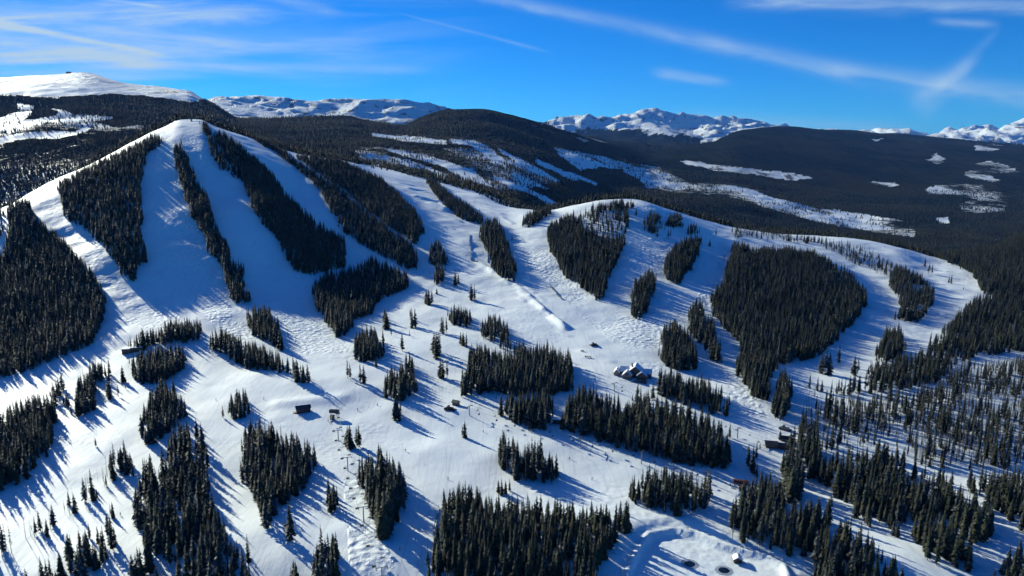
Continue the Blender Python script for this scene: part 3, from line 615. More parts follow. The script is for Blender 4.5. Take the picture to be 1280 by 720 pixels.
#BEGIN_OBJECTS
# ------------------------------------------------------------ built things
M_snowcap = simple('roof_snow', (.82, .84, .88), .6, var=.03, scale=.4)
M_wood = simple('dark_timber', (.11, .065, .040), .8, var=.35, scale=2)
M_brown = simple('brown_siding', (.17, .10, .062), .8, var=.3, scale=2)
M_red = simple('barn_red_siding', (.10, .024, .020), .75, var=.25, scale=1.5)
M_roof = simple('dark_metal_roof', (.035, .035, .040), .5, var=.3, scale=1)
M_stone = simple('fieldstone', (.24, .20, .17), .9, var=.4, scale=2.5)
M_glass = simple('window_glass', (.03, .045, .06), .12, var=.1)
M_steel = simple('galvanised_steel', (.22, .23, .25), .45, .6, var=.15)
M_dark = simple('black_machinery', (.025, .026, .030), .5, var=.3)
M_rope = simple('steel_cable', (.06, .06, .065), .5, .5)
M_net = simple('orange_netting', (.42, .10, .05), .8)
M_post = simple('bamboo_post', (.16, .10, .06), .8)
M_water = simple('open_dark_water', (.008, .011, .014), .08, var=.1)
M_slush = simple('grey_wet_ice', (.34, .38, .43), .35, var=.2, scale=.8)
M_skin = simple('skin', (.45, .28, .20), .6)
M_pants = simple('black_trousers', (.02, .02, .025), .8)
def bx(bm, x0, x1, y0, y1, z0, z1, mi=0):
    vs = [bm.verts.new(p) for p in ((x0,y0,z0),(x1,y0,z0),(x1,y1,z0),(x0,y1,z0),(x0,y0,z1),(x1,y0,z1),(x1,y1,z1),(x0,y1,z1))]
    for q in ((0,3,2,1),(4,5,6,7),(0,1,5,4),(1,2,6,5),(2,3,7,6),(3,0,4,7)): bm.faces.new([vs[i] for i in q]).material_index = mi
def tube(bm, p, q, r0, r1=None, n=8):
    p, q = Vector(p), Vector(q); r1 = r0 if r1 is None else r1; d = (q - p).normalized(); u = d.orthogonal().normalized(); w = d.cross(u)
    A = [bm.verts.new(p + (u * math.cos(6.2832 * k / n) + w * math.sin(6.2832 * k / n)) * r0) for k in range(n)]
    B = [bm.verts.new(q + (u * math.cos(6.2832 * k / n) + w * math.sin(6.2832 * k / n)) * r1) for k in range(n)]
    for k in range(n): bm.faces.new((A[k], A[(k + 1) % n], B[(k + 1) % n], B[k]))
    bm.faces.new(A[::-1]); bm.faces.new(B)
def prism(bm, pts, y0, y1, ax='y'):      # outline pts (x, z) swept along y (or (y, z) along x)
    f = (lambda p, s: (p[0], s, p[1])) if ax == 'y' else (lambda p, s: (s, p[0], p[1]))
    A = [bm.verts.new(f(p, y0)) for p in pts]; B = [bm.verts.new(f(p, y1)) for p in pts]; n = len(pts)
    for k in range(n): bm.faces.new((A[k], A[(k + 1) % n], B[(k + 1) % n], B[k]))
    bm.faces.new(A[::-1]); bm.faces.new(B)
def obj(name, fill, mt, parent=None):
    bm = bmesh.new(); fill(bm); bmesh.ops.recalc_face_normals(bm, faces=bm.faces); me = bpy.data.meshes.new(name); bm.to_mesh(me); bm.free()
    for q in (mt if isinstance(mt, list) else [mt]): me.materials.append(q)
    return link(name, me, parent)
def empty(name, u, v, rz, label, cat, group=None, dz=0.0):
    x, y = hit(u, v); e = bpy.data.objects.new(name, None); COL.objects.link(e); e.location = (x, y, H1(x, y) + dz); e.rotation_euler = (0, 0, R(rz)); return tag(e, label, cat, group)
def clone(o, label=None, parent=None):
    c = o.copy(); COL.objects.link(c); c.parent = parent
    if label: c['label'] = label
    for ch in [q for q in o.children]: clone(ch, None, c)
    return c
def gable(root, x0, x1, y0, y1, zw, rise, ax, wall, roof_m=None, over=.6, th=.28, base_z=-2.5, snow=True):
    """gabled volume: walls, then roof slabs with a blanket of snow; ax = axis of the ridge"""
    c = (y0 + y1) / 2 if ax == 'x' else (x0 + x1) / 2; lo, hi = (y0, y1) if ax == 'x' else (x0, x1); s0, s1 = (x0, x1) if ax == 'x' else (y0, y1)
    obj('wall', lambda bm: prism(bm, [(lo, base_z), (hi, base_z), (hi, zw), (c, zw + rise), (lo, zw)], s0, s1, 'x' if ax == 'x' else 'y'), wall, root)
    k = rise / ((hi - lo) / 2)
    def slab(off, t_, ov):
        return [(lo - ov, zw - ov * k + off), (c, zw + rise + off), (hi + ov, zw - ov * k + off), (hi + ov, zw - ov * k + off + t_), (c, zw + rise + off + t_), (lo - ov, zw - ov * k + off + t_)]
    r = obj('roof', lambda bm: prism(bm, slab(.03, th, over), s0 - over, s1 + over, 'x' if ax == 'x' else 'y'), roof_m or M_roof, root)
    if snow: obj('snow_layer', lambda bm: prism(bm, slab(.035 + th, .35, over - .15), s0 - over + .15, s1 + over - .15, 'x' if ax == 'x' else 'y'), M_snowcap, r)
    return r
def win(root, x, y, z, w, hgt, ax='y', sgn=-1):
    def pane(bm): bx(bm, x - w/2, x + w/2, y - .03, y + .03, z, z + hgt) if ax == 'y' else bx(bm, x - .03, x + .03, y - w/2, y + w/2, z, z + hgt)
    def frame(bm):
        f = .14
        for (a0, a1, b0, b1) in ((-w/2 - f, -w/2, -f, hgt + f), (w/2, w/2 + f, -f, hgt + f), (-w/2, w/2, hgt, hgt + f), (-w/2, w/2, -f, 0)):
            if ax == 'y': bx(bm, x + a0, x + a1, y - .06, y + .06, z + b0, z + b1)
            else: bx(bm, x - .06, x + .06, y + a0, y + a1, z + b0, z + b1)
    o = obj('window', pane, M_glass, root); obj('frame', frame, M_wood, o)

# the big lodge
lg = empty('ski_lodge', 791, 472, -14, 'large timber and stone lodge with several snow covered gables', 'lodge')
gable(lg, -5, 9, 2, 17, 5.2, 5.6, 'y', M_brown)
gable(lg, -13, -5.05, 6, 15, 4.2, 3.6, 'x', M_brown)
gable(lg, -10, -1, -6, 1.4, 3.6, 4.2, 'y', M_stone)
gable(lg, 4, 13.5, -4, 1.4, 3.4, 4.2, 'y', M_brown)
gable(lg, -19, -13.65, 1, 12, 3.6, 3.0, 'y', M_stone)
gable(lg, 9.65, 17.5, 5, 14, 3.6, 3.4, 'x', M_brown)
lg.scale = (.82, .82, .82)
for i in range(4): win(lg, -8.6 + i * 2.05, -6.05, .6, 1.5, 2.1)
win(lg, -5.5, -6.05, 4.0, 2.4, 1.6)
for i in range(3): win(lg, 6.6 + i * 2.6, -4.05, .5, 1.6, 1.9)
for i in range(3): win(lg, -19.05, 3 + i * 3, .7, 1.4, 1.7, 'x')
d = obj('door', lambda bm: bx(bm, .6, 2.4, 1.86, 1.97, -.2, 2.3), M_wood, lg)
obj('chimney', lambda bm: (bx(bm, -2.2, -.6, 7.6, 9.2, 5, 12.2), bx(bm, -2.4, -.4, 7.4, 9.4, 12.2, 12.6)), M_stone, lg)
obj('deck', lambda bm: (bx(bm, -12, 14, -13, -6.1, -1.2, -.25), bx(bm, -24, -17.3, -2, 8, -1.2, -.3)), M_wood, lg)
obj('railing', lambda bm: [bx(bm, -12 + i * 2.16, -11.88 + i * 2.16, -13.02, -12.9, -.25, .85) for i in range(13)] + [bx(bm, -12, 14, -13.03, -12.88, .85, .95)], M_wood, lg)

# lift building with red walls
rb = empty('lift_building', 379, 515, 24, 'barn red lift building with a long dark roof beside a shadowed snow bank', 'lift building')
rb.scale = (.72, .72, .72)
gable(rb, -6.5, 6.5, -3.6, 3.6, 4.2, 2.2, 'x', M_red, over=.8, snow=False)
obj('snow_layer', lambda bm: prism(bm, [(-.2, 6.72), (4.2, 4.07), (4.2, 4.40), (-.2, 7.05)], -7.0, -1.0, 'x'), M_snowcap, rb)
for i in range(3): win(rb, -4 + i * 4, -3.66, 1.2, 1.5, 1.4)
obj('door', lambda bm: bx(bm, -6.58, -6.5, -1.4, 1.4, -.4, 2.9), M_wood, rb)
obj('loading_ramp', lambda bm: prism(bm, [(-7, -1.4), (-12, -1.8), (-12, -.9), (-7, .5)], -2, 2), M_red, rb)
def terminal(u, v, rz, label, m_box=M_dark, L=6.5, W_=3.2, z0=3.2, group=None):
    e = empty('lift_terminal', u, v, rz, label, 'lift terminal', group)
    obj('housing', lambda bm: prism(bm, [(-W_/2, z0), (W_/2, z0), (W_/2, z0 + 1.5), (W_/2 - .6, z0 + 2.1), (-W_/2 + .6, z0 + 2.1), (-W_/2, z0 + 1.5)], -L/2, L/2, 'x'), m_box, e)
    for sx0 in (-1, 1):
        for sy0 in (-1, 1): obj('leg', lambda bm: tube(bm, (sx0 * (L/2 - .6), sy0 * (W_/2 - .3), -1.5), (sx0 * (L/2 - 1.0), sy0 * (W_/2 - .5), z0 + .05), .22, .16), M_steel, e)
    obj('bullwheel', lambda bm: (tube(bm, (L/2 - .6, 0, z0 - .55), (L/2 - .6, 0, z0 - .35), 1.7, n=24), tube(bm, (L/2 - .6, 0, z0 - .35), (L/2 - .6, 0, z0 + .05), .25)), M_steel, e)
    obj('operator_hut', lambda bm: (bx(bm, -1.2, 1.2, -W_/2 - 3.4, -W_/2 - 1.2, -.8, 2.2), bx(bm, -1.5, 1.5, -W_/2 - 3.7, -W_/2 - .9, 2.2, 2.45)), M_wood, e)
    return e
terminal(418, 520, -8, 'black chairlift terminal on steel legs with its shadow on the open snow')
terminal(926, 609, -14, 'dark red framed chairlift terminal above the snow pond wood', M_red, 8.5, 3.0, 2.2)
terminal(240, 150, 10, 'dark lift station on the very top of the left ski peak', M_roof, 18, 6, 4.0)
tt = empty('lift_station', 166, 442, 14, 'long low dark lift station under snow between two groves at left', 'lift station')
obj('wall', lambda bm: (bx(bm, -8, -1, -2.5, 2.5, -2, 3.2), bx(bm, -.98, 8.5, -2, 2, -2, 3.9)), M_wood, tt)
r_ = obj('roof', lambda bm: (bx(bm, -8.6, -.7, -3.2, 3.2, 3.21, 3.6), bx(bm, -1.4, 9.2, -2.7, 2.7, 3.91, 4.3)), M_roof, tt)
obj('snow_layer', lambda bm: (bx(bm, -8.4, -1.5, -3.0, 3.0, 3.605, 3.85), bx(bm, -1.2, 9.0, -2.5, 1.2, 4.305, 4.55)), M_snowcap, r_)
for i in range(3): win(tt, -6.4 + i * 2.2, -2.55, .9, 1.2, 1.2)
def cabin(u, v, rz, w, dpt, zw, rise, wall, label, name='cabin', cat='cabin', snow=True, ax='x'):
    e = empty(name, u, v, rz, label, cat); gable(e, -w/2, w/2, -dpt/2, dpt/2, zw, rise, ax, wall, snow=snow)
    obj('door', lambda bm: bx(bm, -.5, .5, -dpt/2 - .06, -dpt/2 - .005, -.2, 2.0), M_dark, e); win(e, w * .3, -dpt/2 - .05, .9, .9, .9); return e
cabin(570, 508, -30, 4.2, 3.4, 2.5, 1.1, M_dark, 'little dark hut standing alone on the snow at centre', snow=False)
cabin(922, 697, -8, 3.6, 3.2, 1.5, 1.3, M_wood, 'small pump hut with a white roof on the bank of the frozen pond', 'pump_hut', 'hut', ax='y')
cabin(699, 531, -14, 8.5, 4, 3, 1.0, M_dark, 'dark cabin squeezed between the square grove and the long wood')
cabin(981, 549, -18, 4.4, 3.4, 2.0, 1.2, M_red, 'small red shed at the edge of the right forest', snow=False)
lb = empty('storage_building', 971, 557, -14, 'long black roofed building in two sections by the right forest edge', 'storage building')
gable(lb, -7, 0, -2.6, 2.6, 2.8, 1.2, 'x', M_wood, snow=False); gable(lb, .05, 7.5, -2.2, 2.2, 2.3, 1.0, 'x', M_dark, snow=False)
for i in range(3): win(lb, -5.6 + i * 2.2, -2.66, .8, 1.2, 1.1)
x0, y0 = hit(86, 92.5, 9); sm = bpy.data.objects.new('summit_hut', None); COL.objects.link(sm); sm.location = (x0, y0, H1(x0, y0)); tag(sm, 'tiny dark hut on the bare white summit at far left', 'hut')
gable(sm, -12, 12, -8, 8, 8, 5, 'x', M_wood, snow=False, base_z=-12)

# lift towers, cables, chairs
def tower(u, v, hgt, rz, label, group):
    e = empty('lift_tower', u, v, rz, label, 'lift tower', group)
    obj('mast', lambda bm: tube(bm, (0, 0, -1.5), (0, 0, hgt), .34, .24, 10), M_steel, e)
    obj('crossarm', lambda bm: bx(bm, -2.6, 2.6, -.14, .14, hgt - .15, hgt + .15), M_steel, e)
    for s in (-1, 1): obj('sheave_train', lambda bm: (bx(bm, s * 2.5 - .1, s * 2.5 + .1, -1.2, 1.2, hgt - .55, hgt - .35), [tube(bm, (s * 2.5 - .14, q, hgt - .42), (s * 2.5 + .14, q, hgt - .42), .26, n=12) for q in (-1, -.35, .35, 1)]), M_dark, e)
    obj('ladder', lambda bm: ([bx(bm, -.25, .25, -.42, -.38, .6 + q * .5, .64 + q * .5) for q in range(int(hgt * 2) - 2)], bx(bm, -.28, -.24, -.42, -.38, .3, hgt), bx(bm, .24, .28, -.42, -.38, .3, hgt)), M_steel, e)
    return e
LINES = [('the chairlift in the lower centre', 8.6, [(418,520,4.0,0),(423,549,7,'highest of the steel lift towers on the lower centre slope'),(435,590,8.6,'steel lift tower left of the tall narrow grove'),(455,657,8.6,'steel lift tower in the tree shadow below the narrow grove'),(478,733,9,'steel lift tower cut by the bottom edge of the photo')]),
 ('the chairlift along the long wood', 7.5, [(587,521,7,'steel pole left of the square grove near the little hut'),(726,560,6.5,'steel lift tower at the left end of the long wood'),(802,581,8,'steel lift tower below the middle of the long wood'),(882,604,7,'steel lift tower just left of the red framed terminal'),(926,609,3.4,0)]),
 ('the chairlift past the lodge', 7, [(768,489,7,'steel lift tower on the snow below the gabled lodge'),(846,519,6,'steel lift tower between the lodge and the right storage building'),(922,546,7,'steel lift tower left of the black roofed building'),(962,556,4,0)])]
chair0 = None; CH = []
for (nm, _, pts) in LINES:
    P3 = []
    for (u, v, hg, lab) in pts:
        x, y = hit(u, v); P3.append(Vector((x, y, H1(x, y) + hg)))
    for i, (u, v, hg, lab) in enumerate(pts):
        if not lab: continue
        q0 = P3[max(0, i - 1)]; q1 = P3[min(len(P3) - 1, i + 1)]; rz = math.degrees(math.atan2(q1.y - q0.y, q1.x - q0.x)) - 90
        tower(u, v, hg, rz, lab, 'towers of ' + nm)
    def cab(bm):
        for s in (-2.5, 2.5):
            for i in range(len(P3) - 1):
                p, q = P3[i], P3[i + 1]; d = (q - p); nrm = Vector((d.y, -d.x, 0)).normalized() * s; pr = None
                for k in range(9):
                    f = k / 8; c = p.lerp(q, f) + nrm; c.z -= .15 + d.length * .02 * 4 * f * (1 - f) 
                    if pr is not None: tube(bm, pr, c, .045, n=5)
                    pr = c
    cb = obj('haul_cable', cab, M_rope); tag(cb, 'thin steel haul cable of ' + nm, 'cable', 'lift cables')
    for s in (-2.5, 2.5):
        for i in range(len(P3) - 1):
            p, q = P3[i], P3[i + 1]; d = q - p; nc = max(1, int(d.length / 13)); nrm = Vector((d.y, -d.x, 0)).normalized() * s
            for k in range(nc):
                f = (k + (.35 if s < 0 else .7)) / nc; c = p.lerp(q, min(f, .97)) + nrm; c.z -= .2 + d.length * .02 * 4 * f * (1 - f); CH.append((c, math.atan2(d.y, d.x) - math.pi/2 + (math.pi if s > 0 else 0), nm))
def make_chair():
    e = bpy.data.objects.new('lift_chair', None); COL.objects.link(e)
    obj('hanger', lambda bm: (tube(bm, (0, 0, .1), (0, .15, -1.1), .05), tube(bm, (-.85, .1, -1.1), (.85, .1, -1.1), .05), tube(bm, (-.85, .1, -1.1), (-.85, .35, -2.1), .04), tube(bm, (.85, .1, -1.1), (.85, .35, -2.1), .04)), M_steel, e)
    obj('seat', lambda bm: bx(bm, -.9, .9, -.3, .3, -2.2, -2.08), M_dark, e); obj('backrest', lambda bm: bx(bm, -.9, .9, .31, .40, -2.06, -1.45), M_dark, e); return e
chair0 = make_chair()
for i, (c, rz, nm) in enumerate(CH):
    o = chair0 if i == 0 else clone(chair0)
    o.location = c; o.rotation_euler = (0, 0, rz); o['label'] = 'empty black chair hanging from the cable of ' + nm; o['category'] = 'lift chair'; o['group'] = 'chairs of ' + nm

# melt holes in the pond ice
for k, (u, v) in enumerate(((862, 705), (905, 713))):
    a_, t_ = ray(u, v); yy_ = (PONDZ + .05 - CAMZ) / float(t_); e = bpy.data.objects.new('melt_hole', None); COL.objects.link(e); e.location = (float(a_) * yy_, yy_, PONDZ); tag(e, ('left' if k == 0 else 'right') + ' of the two round dark melt holes in the frozen pond', 'melt hole', 'melt holes in the pond')
    def ring(bm, r0, r1, z0, z1, sd_):
        rr_ = random.Random(sd_); n = 40; o1 = [bm.verts.new((math.cos(6.2832*i/n)*r1*rr_.uniform(.93,1.07), math.sin(6.2832*i/n)*r1*rr_.uniform(.93,1.07), z0)) for i in range(n)]; o2 = [bm.verts.new((math.cos(6.2832*i/n)*r0, math.sin(6.2832*i/n)*r0, z1)) for i in range(n)]
        for i in range(n): bm.faces.new((o1[i], o1[(i+1)%n], o2[(i+1)%n], o2[i]))
        return o2
    obj('slush_ring', lambda bm: ring(bm, 2.5, 4.1, .06, .10, k), M_slush, e)
    obj('open_water', lambda bm: bm.faces.new(ring(bm, 2.3, 2.52, .10, .11, k + 5)), M_water, e)

# safety fences
def fence(pts, label, m_net=M_net, hgt=1.8, sag=.0):
    w = [hit(*p) for p in pts]; w = [Vector((x, y, H1(x, y))) for x, y in w]; e = bpy.data.objects.new('safety_fence', None); COL.objects.link(e); e.location = w[0]; tag(e, label, 'fence'); P = []
    for p, q in zip(w[:-1], w[1:]):
        n = max(2, int((q - p).length / 5))
        for k in range(n): c = p.lerp(q, k / n); P.append(Vector((c.x, c.y, H1(c.x, c.y))))
    P.append(w[-1]); P = P[:60]
    def net(bm):
        for p, q in zip(P[:-1], P[1:]):
            a0, b0 = p - w[0], q - w[0]; d = (b0 - a0); nn_ = Vector((d.y, -d.x, 0)).normalized() * .02
            vs = [bm.verts.new(c) for c in (a0 + nn_ + Vector((0, 0, .25)), b0 + nn_ + Vector((0, 0, .25)), b0 + nn_ + Vector((0, 0, hgt)), a0 + nn_ + Vector((0, 0, hgt)), a0 - nn_ + Vector((0, 0, .25)), b0 - nn_ + Vector((0, 0, .25)), b0 - nn_ + Vector((0, 0, hgt)), a0 - nn_ + Vector((0, 0, hgt)))]
            for f in ((0,1,2,3),(7,6,5,4),(3,2,6,7),(4,5,1,0)): bm.faces.new([vs[i] for i in f])
    obj('net', net, m_net, e)
    pme = None
    for p in P:
        if pme is None: o = obj('post', lambda bm: tube(bm, (0, 0, -.4), (0, 0, hgt + .25), .06, n=6), M_post, e); pme = o.data
        else: o = link('post', pme, e)
        o.location = p - w[0]
fence([(587,294),(586,302),(588,316),(588,326),(598,330)], 'thin dark race net down the left side of the terrain park', M_dark, 1.5)
fence([(599,300),(604,306),(609,312),(609,328)], 'thin dark net beside the elongated grove in the terrain park', M_dark, 1.6)
fence([(548,634),(545,650),(542,665),(541,684)], 'thin dark net along the left edge of the large bottom grove', M_dark, 1.8)
fence([(938,640),(948,654),(946,650)], 'short rope fence above the frozen pond', M_post, 1.0)
fence([(687,356),(694,366),(702,376)], 'dark net on the mogul field left of the heart shaped wood', M_dark, 2.0)

# snow groomers and a rail
def groomer(u, v, rz, col, label):
    e = empty('snow_groomer', u, v, rz, label, 'snow groomer')
    obj('body', lambda bm: prism(bm, [(-2.6, .7), (2.4, .7), (2.6, 1.5), (1.0, 1.7), (-2.6, 1.9)], -1.3, 1.3), col, e)
    c = obj('cab', lambda bm: prism(bm, [(.0, 1.75), (1.6, 1.62), (1.3, 2.9), (.0, 3.0)], -1.05, 1.05), M_glass, e); obj('roof', lambda bm: bx(bm, -.1, 1.4, -1.1, 1.1, 3.01, 3.12), col, c)
    for s in (-1, 1): obj('track', lambda bm: prism(bm, [(-2.9, .35), (-2.3, 0), (2.1, 0), (2.8, .35), (2.5, .85), (-2.7, .85)], s * 1.35, s * 2.2), M_dark, e)
    obj('blade', lambda bm: prism(bm, [(3.2, .05), (3.4, .05), (3.3, .6), (3.5, 1.2), (3.3, 1.2), (3.1, .6)], -2.4, 2.4), M_dark, e); obj('tiller', lambda bm: bx(bm, -4.2, -3.1, -2.3, 2.3, .1, .6), M_dark, e)
groomer(742, 433, 200, M_dark, 'dark snow groomer parked on the run above the gabled lodge')
groomer(562, 515, 160, M_red, 'dark red snow groomer beside the little dark hut')
groomer(981, 536, 140, M_steel, 'grey snow groomer just above the small red shed')
def rail(u, v, rz, L, label):
    e = empty('park_rail', u, v, rz, label, 'rail'); obj('deck', lambda bm: bx(bm, -L/2, L/2, -.5, .5, 1.0, 1.35), M_dark, e)
    for s in (-1, 0, 1): obj('support', lambda bm: bx(bm, s * L * .4 - .15, s * L * .4 + .15, -.4, .4, -.6, .995), M_dark, e)
for (u, v, rz, L, lab) in ((735,448,-25,6,'long dark park rail left of the gabled lodge'),(728,441,-25,3,'short dark park rail beyond the long one'),(592,262,-15,6,'dark rail high in the terrain park near the far strip of trees'),(548,240,-20,5,'dark rail at the top of the upper snow park'),(570,268,-20,5,'dark rail on the bright jumps of the upper park')): rail(u, v, rz, L, lab)

# skiers
def body_mesh():
    J = {'pelvis': (0,0,.93,.16), 'chest': (0,-.06,1.28,.17), 'neck': (0,-.08,1.48,.07), 'head': (0,-.10,1.62,.10), 'top': (0,-.10,1.74,.08)}
    for s, n_ in ((-1,'l'),(1,'r')): J.update({n_+'hip': (s*.10,0,.88,.11), n_+'knee': (s*.13,-.12,.50,.075), n_+'ankle': (s*.14,0,.12,.06), n_+'toe': (s*.14,-.18,.06,.05), n_+'sho': (s*.20,-.06,1.40,.075), n_+'elb': (s*.34,-.02,1.14,.055), n_+'wri': (s*.36,-.24,1.02,.04), n_+'hand': (s*.36,-.32,1.01,.045)})
    E = [('pelvis','chest'),('chest','neck'),('neck','head'),('head','top')]
    for n_ in 'lr': E += [('pelvis',n_+'hip'),(n_+'hip',n_+'knee'),(n_+'knee',n_+'ankle'),(n_+'ankle',n_+'toe'),('chest',n_+'sho'),(n_+'sho',n_+'elb'),(n_+'elb',n_+'wri'),(n_+'wri',n_+'hand')]
    ks = list(J); me = bpy.data.meshes.new('skin_cage'); me.from_pydata([J[k][:3] for k in ks], [(ks.index(p), ks.index(q)) for p, q in E], []); o = bpy.data.objects.new('skin_cage', me); COL.objects.link(o)
    md = o.modifiers.new('s', 'SKIN'); sv = me.skin_vertices[0].data
    for i, k in enumerate(ks): sv[i].radius = (J[k][3], J[k][3])
    sv[0].use_root = True; o.modifiers.new('ss', 'SUBSURF').levels = 1
    dg = bpy.context.evaluated_depsgraph_get(); out = bpy.data.meshes.new_from_object(o.evaluated_get(dg)); bpy.data.objects.remove(o); return out
BODY = body_mesh()
def person(u, v, rz, jm, hm, label):
    e = empty('person', u, v, rz, label, 'person'); me = BODY.copy(); me.materials.clear()
    for q in (jm, M_pants, M_skin): me.materials.append(q)
    for f in me.polygons: f.material_index = 1 if f.center.z < .92 else (2 if f.center.z > 1.5 else 0); f.use_smooth = True
    b_ = link('body', me, e)
    obj('helmet', lambda bm: bmesh.ops.create_uvsphere(bm, u_segments=12, v_segments=8, radius=.135, matrix=Matrix.Translation((0, -.08, 1.70)) @ Matrix.Diagonal((1, 1.1, .85, 1))), hm, b_)
    for s in (-1, 1):
        obj('ski', lambda bm: prism(bm, [(.85, .0), (-.75, .0), (-.92, .12), (-.90, .14), (-.74, .03), (.85, .03)], s * .14 - .05, s * .14 + .05, 'x'), M_dark, e)
        obj('pole', lambda bm: tube(bm, (s * .36, -.34, 1.06), (s * .45, .25, .02), .012, n=6), M_steel, e)
JK = {n_: simple(n_ + '_jacket', c_, .7, var=.1) for n_, c_ in dict(red=(.30,.03,.025), black=(.02,.02,.024), blue=(.03,.07,.22), green=(.04,.10,.05), orange=(.42,.12,.03)).items()}
for (u, v, rz, cn, where) in ((447,512,30,'black','on the snow right of the black lift terminal'),(472,507,-20,'red','on open snow between the terminal and the upright oval grove'),(507,565,10,'black','on the wide run above the narrow grove'),(604,541,40,'blue','on the run left of the square grove'),(757,570,-30,'orange','on the run below the long wood'),
    (712,575,20,'black','near the lift tower below the long wood'),(1110,366,15,'black','on the right hand white run below its crest'),(374,521,0,'red','in front of the red lift building'),(410,526,60,'blue','waiting under the black lift terminal'),(720,458,-40,'green','on the run between the park rails and the lodge'),(664,465,0,'black','at the foot of the big mound shadow'),
    (833,480,30,'red','on the snow just right of the gabled lodge'),(770,484,-10,'black','in front of the gabled lodge deck'),(690,430,45,'orange','on the smooth run below the terrain park jump'),(930,560,0,'blue','at the storage building by the right forest'),(487,600,35,'green','on the bright run beside the narrow grove'),(1205,372,-25,'black','on the far right run near the forest edge'),(560,600,15,'red','alone on the wide white run above the large bottom grove'),(452,600,20,'blue','under the chairlift left of the narrow grove'),(500,690,10,'orange','on the bottom run right of the chairlift'),(330,500,-20,'green','on the snow above the rounded grove'),(270,500,15,'black','on the white run beside the oval grove'),(240,560,-30,'red','at the top of the shaded run near the tall wood'),(620,500,10,'green','at the corner of the square grove'),(640,420,25,'blue','on the park run above the shadowed trees'),(690,600,5,'red','right of the small island grove'),(740,600,-15,'green','on the run between the island grove and the long wood'),(860,660,30,'black','on the bank of the frozen pond'),(640,300,20,'orange','high on the run right of the elongated grove'),(1150,350,-20,'blue','near the two lone trees on the far right run'),(840,430,10,'blue','on the mogul field above the lodge trees'),(150,640,40,'orange','on the snow road at lower left')):
    person(u, v, rz, JK[cn], M_dark, 'skier in %s jacket %s' % (('an ' if cn == 'orange' else 'a ') + cn, where))
#END_OBJECTS
# air: the far hills fade a little
hz = obj('haze', lambda bm: bx(bm, -34000, 34000, -200, 31000, float(V[:, 2].min()) - 20, max(float(V[:, 2].max()), CAMZ) + 60), M_steel); tag(hz, kind='stuff'); hz.data.materials.clear(); mh, t = mat('thin_air')
vol = t.n('ShaderNodeVolumePrincipled', {'Color': c4(.16, .40, 1.0), 'Density': HAZE}); t.n('ShaderNodeOutputMaterial', {1: vol.outputs[0]}); hz.data.materials.append(mh)

# ------------------------------------------------------------- sky and sun
SUN_EL, SUN_AZ = R(20), R(-44)   # azimuth measured from +Y, negative = left
sd = Vector((math.sin(SUN_AZ) * math.cos(SUN_EL), math.cos(SUN_AZ) * math.cos(SUN_EL), math.sin(SUN_EL)))
sl = bpy.data.lights.new('sun', 'SUN'); sl.energy = 3.7; sl.angle = R(.5); sl.color = (1.0, 1.0, .80)
so = bpy.data.objects.new('sun', sl); COL.objects.link(so); so.rotation_euler = (-sd).to_track_quat('-Z', 'Y').to_euler()
W = bpy.data.worlds.new('World'); S.world = W; W.use_nodes = True; t = NT(W.node_tree)
sky = t.n('ShaderNodeTexSky', sky_type='NISHITA', sun_disc=False, sun_elevation=SUN_EL, sun_rotation=SUN_AZ, altitude=3000, air_density=1.0, dust_density=.15, ozone_density=4.0)
D = t.n('ShaderNodeTexCoord').outputs['Generated']; sx_ = t.n('ShaderNodeSeparateXYZ', {0: D}).outputs
yy = t.m('MAXIMUM', sx_[1], .02); qa = t.m('DIVIDE', sx_[0], yy); qt = t.m('DIVIDE', sx_[2], yy)
Q = t.n('ShaderNodeCombineXYZ', {0: qa, 1: qt, 2: 0.0}).outputs[0]
def streak(u0, v0, u1, v1, w0, w1, strength, wisp=0.0, sc=6.0):
    """soft band of cloud between two directions of the sky; widths in pixels of the photo"""
    a0, t0 = map(float, ray(u0, v0)); a1, t1 = map(float, ray(u1, v1)); ex, ey = a1 - a0, t1 - t0; l = math.hypot(ex, ey); ex /= l; ey /= l
    px_ = t.m('SUBTRACT', qa, a0); py_ = t.m('SUBTRACT', qt, t0)
    s = t.m('ADD', t.m('MULTIPLY', px_, ex), t.m('MULTIPLY', py_, ey)); w = t.m('ADD', t.m('MULTIPLY', px_, -ey), t.m('MULTIPLY', py_, ex))
    cv_ = t.n('ShaderNodeCombineXYZ', {0: t.m('MULTIPLY', s, .22), 1: w, 2: u0 * .01}).outputs[0]
    nz = t.m('SUBTRACT', t.noise(cv_, sc * 5, 8.0, .66, .5), .5)
    w = t.m('ADD', w, t.m('MULTIPLY', nz, wisp * w1 / 914))
    wd = t.m('ADD', w0 / 914, t.m('MULTIPLY', t.m('DIVIDE', s, l, clamp=True), (w1 - w0) / 914))
    g = t.m('EXPONENT', t.m('MULTIPLY', t.m('POWER', t.m('ABSOLUTE', t.m('DIVIDE', w, wd)), 2.0), -1.0))
    e = .09 * l + .01
    en = t.m('MULTIPLY', t.ramp(s, -e, e), t.ramp(s, l + e, l - e))
    return t.m('MULTIPLY', t.m('MULTIPLY', g, en), t.m('MULTIPLY', t.m('MAXIMUM', t.m('ADD', .75, t.m('MULTIPLY', nz, 2.2)), 0.0), strength))
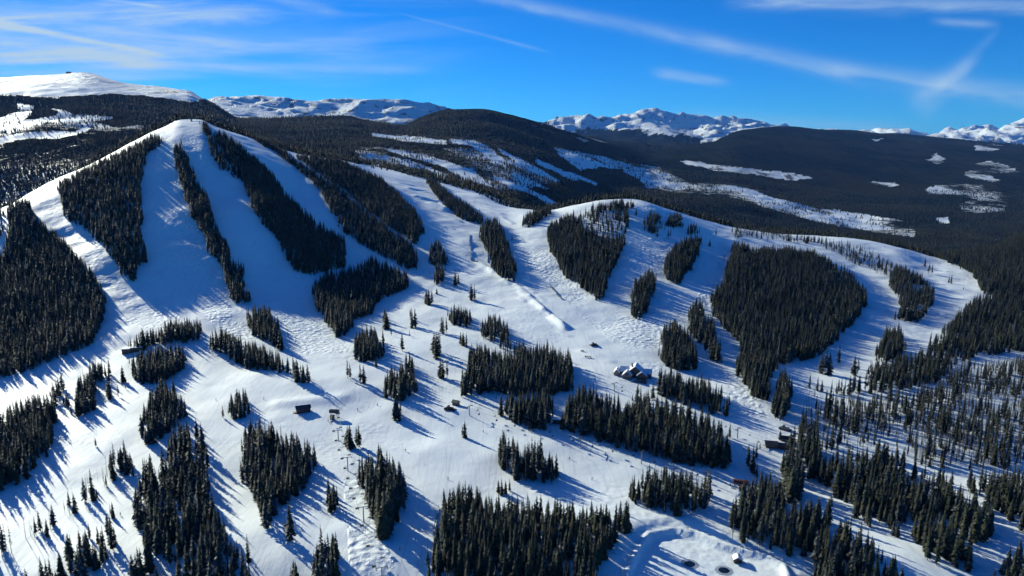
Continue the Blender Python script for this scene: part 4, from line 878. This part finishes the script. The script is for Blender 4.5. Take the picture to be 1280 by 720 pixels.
bands = [streak(590,-8,900,56,6,9,.36,1.2), streak(880,52,1070,92,9,10,.36,1.2), streak(1040,87,1330,126,10,13,.42,1.6), streak(1145,130,1215,76,17,8,.42,2.5), streak(1200,86,1245,40,8,5,.12,2),
 streak(-60,18,188,66,5,2.5,.95,1.0), streak(-80,50,210,80,24,8,.75,1.5), streak(-60,20,330,14,14,10,.5,3), streak(-80,92,240,96,7,4,.4,2), streak(112,-4,200,9,2,2,.5,.5), streak(505,18,675,62,1.0,2.4,.20,.8), streak(120,84,520,86,7,5,.32,2.0), streak(230,50,460,56,20,14,.26,2.5),
 streak(345,-4,420,16,7,5,.35,1.0), streak(935,0,1330,10,9,8,.55,2.5), streak(1170,26,1240,30,4,5,.3,1.5), streak(822,90,905,103,6,5,.42,1.5), streak(850,148,1130,162,10,8,.28,2.0), streak(-60,72,60,74,6,5,.35,1.5)]
cl = bands[0]
for b_ in bands[1:]: cl = t.m('ADD', cl, b_)
mpv = t.n('ShaderNodeMapping', {'Vector': Q, 'Rotation': (0, 0, .14), 'Scale': (2.6, 26.0, 1.0)}).outputs[0]
veil = t.m('MULTIPLY', t.ramp(t.noise(mpv, 1.0, 8.0, .62, .8), .40, .72), t.m('MULTIPLY', t.ramp(qa, .05, -.65), t.ramp(qt, .04, .14)))
cl = t.m('ADD', cl, t.m('MULTIPLY', veil, .85), clamp=True)
cl = t.m('MULTIPLY', cl, t.ramp(sx_[1], .02, .15))
hs = t.n('ShaderNodeHueSaturation', {'Hue': .5, 'Saturation': 1.25, 'Value': 1.0, 'Color': sky.outputs[0]}).outputs[0]
mul = t.n('ShaderNodeMix', {0: 1.0, 6: hs, 7: c4(.11, .40, .58)}, data_type='RGBA', blend_type='MULTIPLY').outputs[2]
CLOUD = c4(2.1, 2.9, 3.7)
skyc = t.mix(cl, mul, CLOUD)
bg = t.n('ShaderNodeBackground', {0: skyc, 1: .13}); t.n('ShaderNodeOutputWorld', {0: bg.outputs[0]})

cd = bpy.data.cameras.new('camera'); co = bpy.data.objects.new('camera', cd); COL.objects.link(co)
co.location = (0, 0, CAMZ); co.rotation_euler = (R(90) - PITCH, 0, 0); cd.sensor_width = 36; cd.lens = 36 * FOC / 1280; cd.clip_end = 60000; cd.clip_start = 1
S.camera = co
S.view_settings.view_transform = 'Standard'; S.view_settings.look = 'None'; S.view_settings.exposure = 0.82; S.view_settings.gamma = 1
S.cycles.use_adaptive_sampling = True; S.cycles.adaptive_threshold = .03; S.cycles.use_light_tree = False; S.cycles.caustics_reflective = False; S.cycles.caustics_refractive = False; S.cycles.volume_bounces = 0; S.cycles.max_bounces = 4; S.cycles.diffuse_bounces = 2; S.cycles.transparent_max_bounces = 4
print('script', round(time.time() - T0, 1))
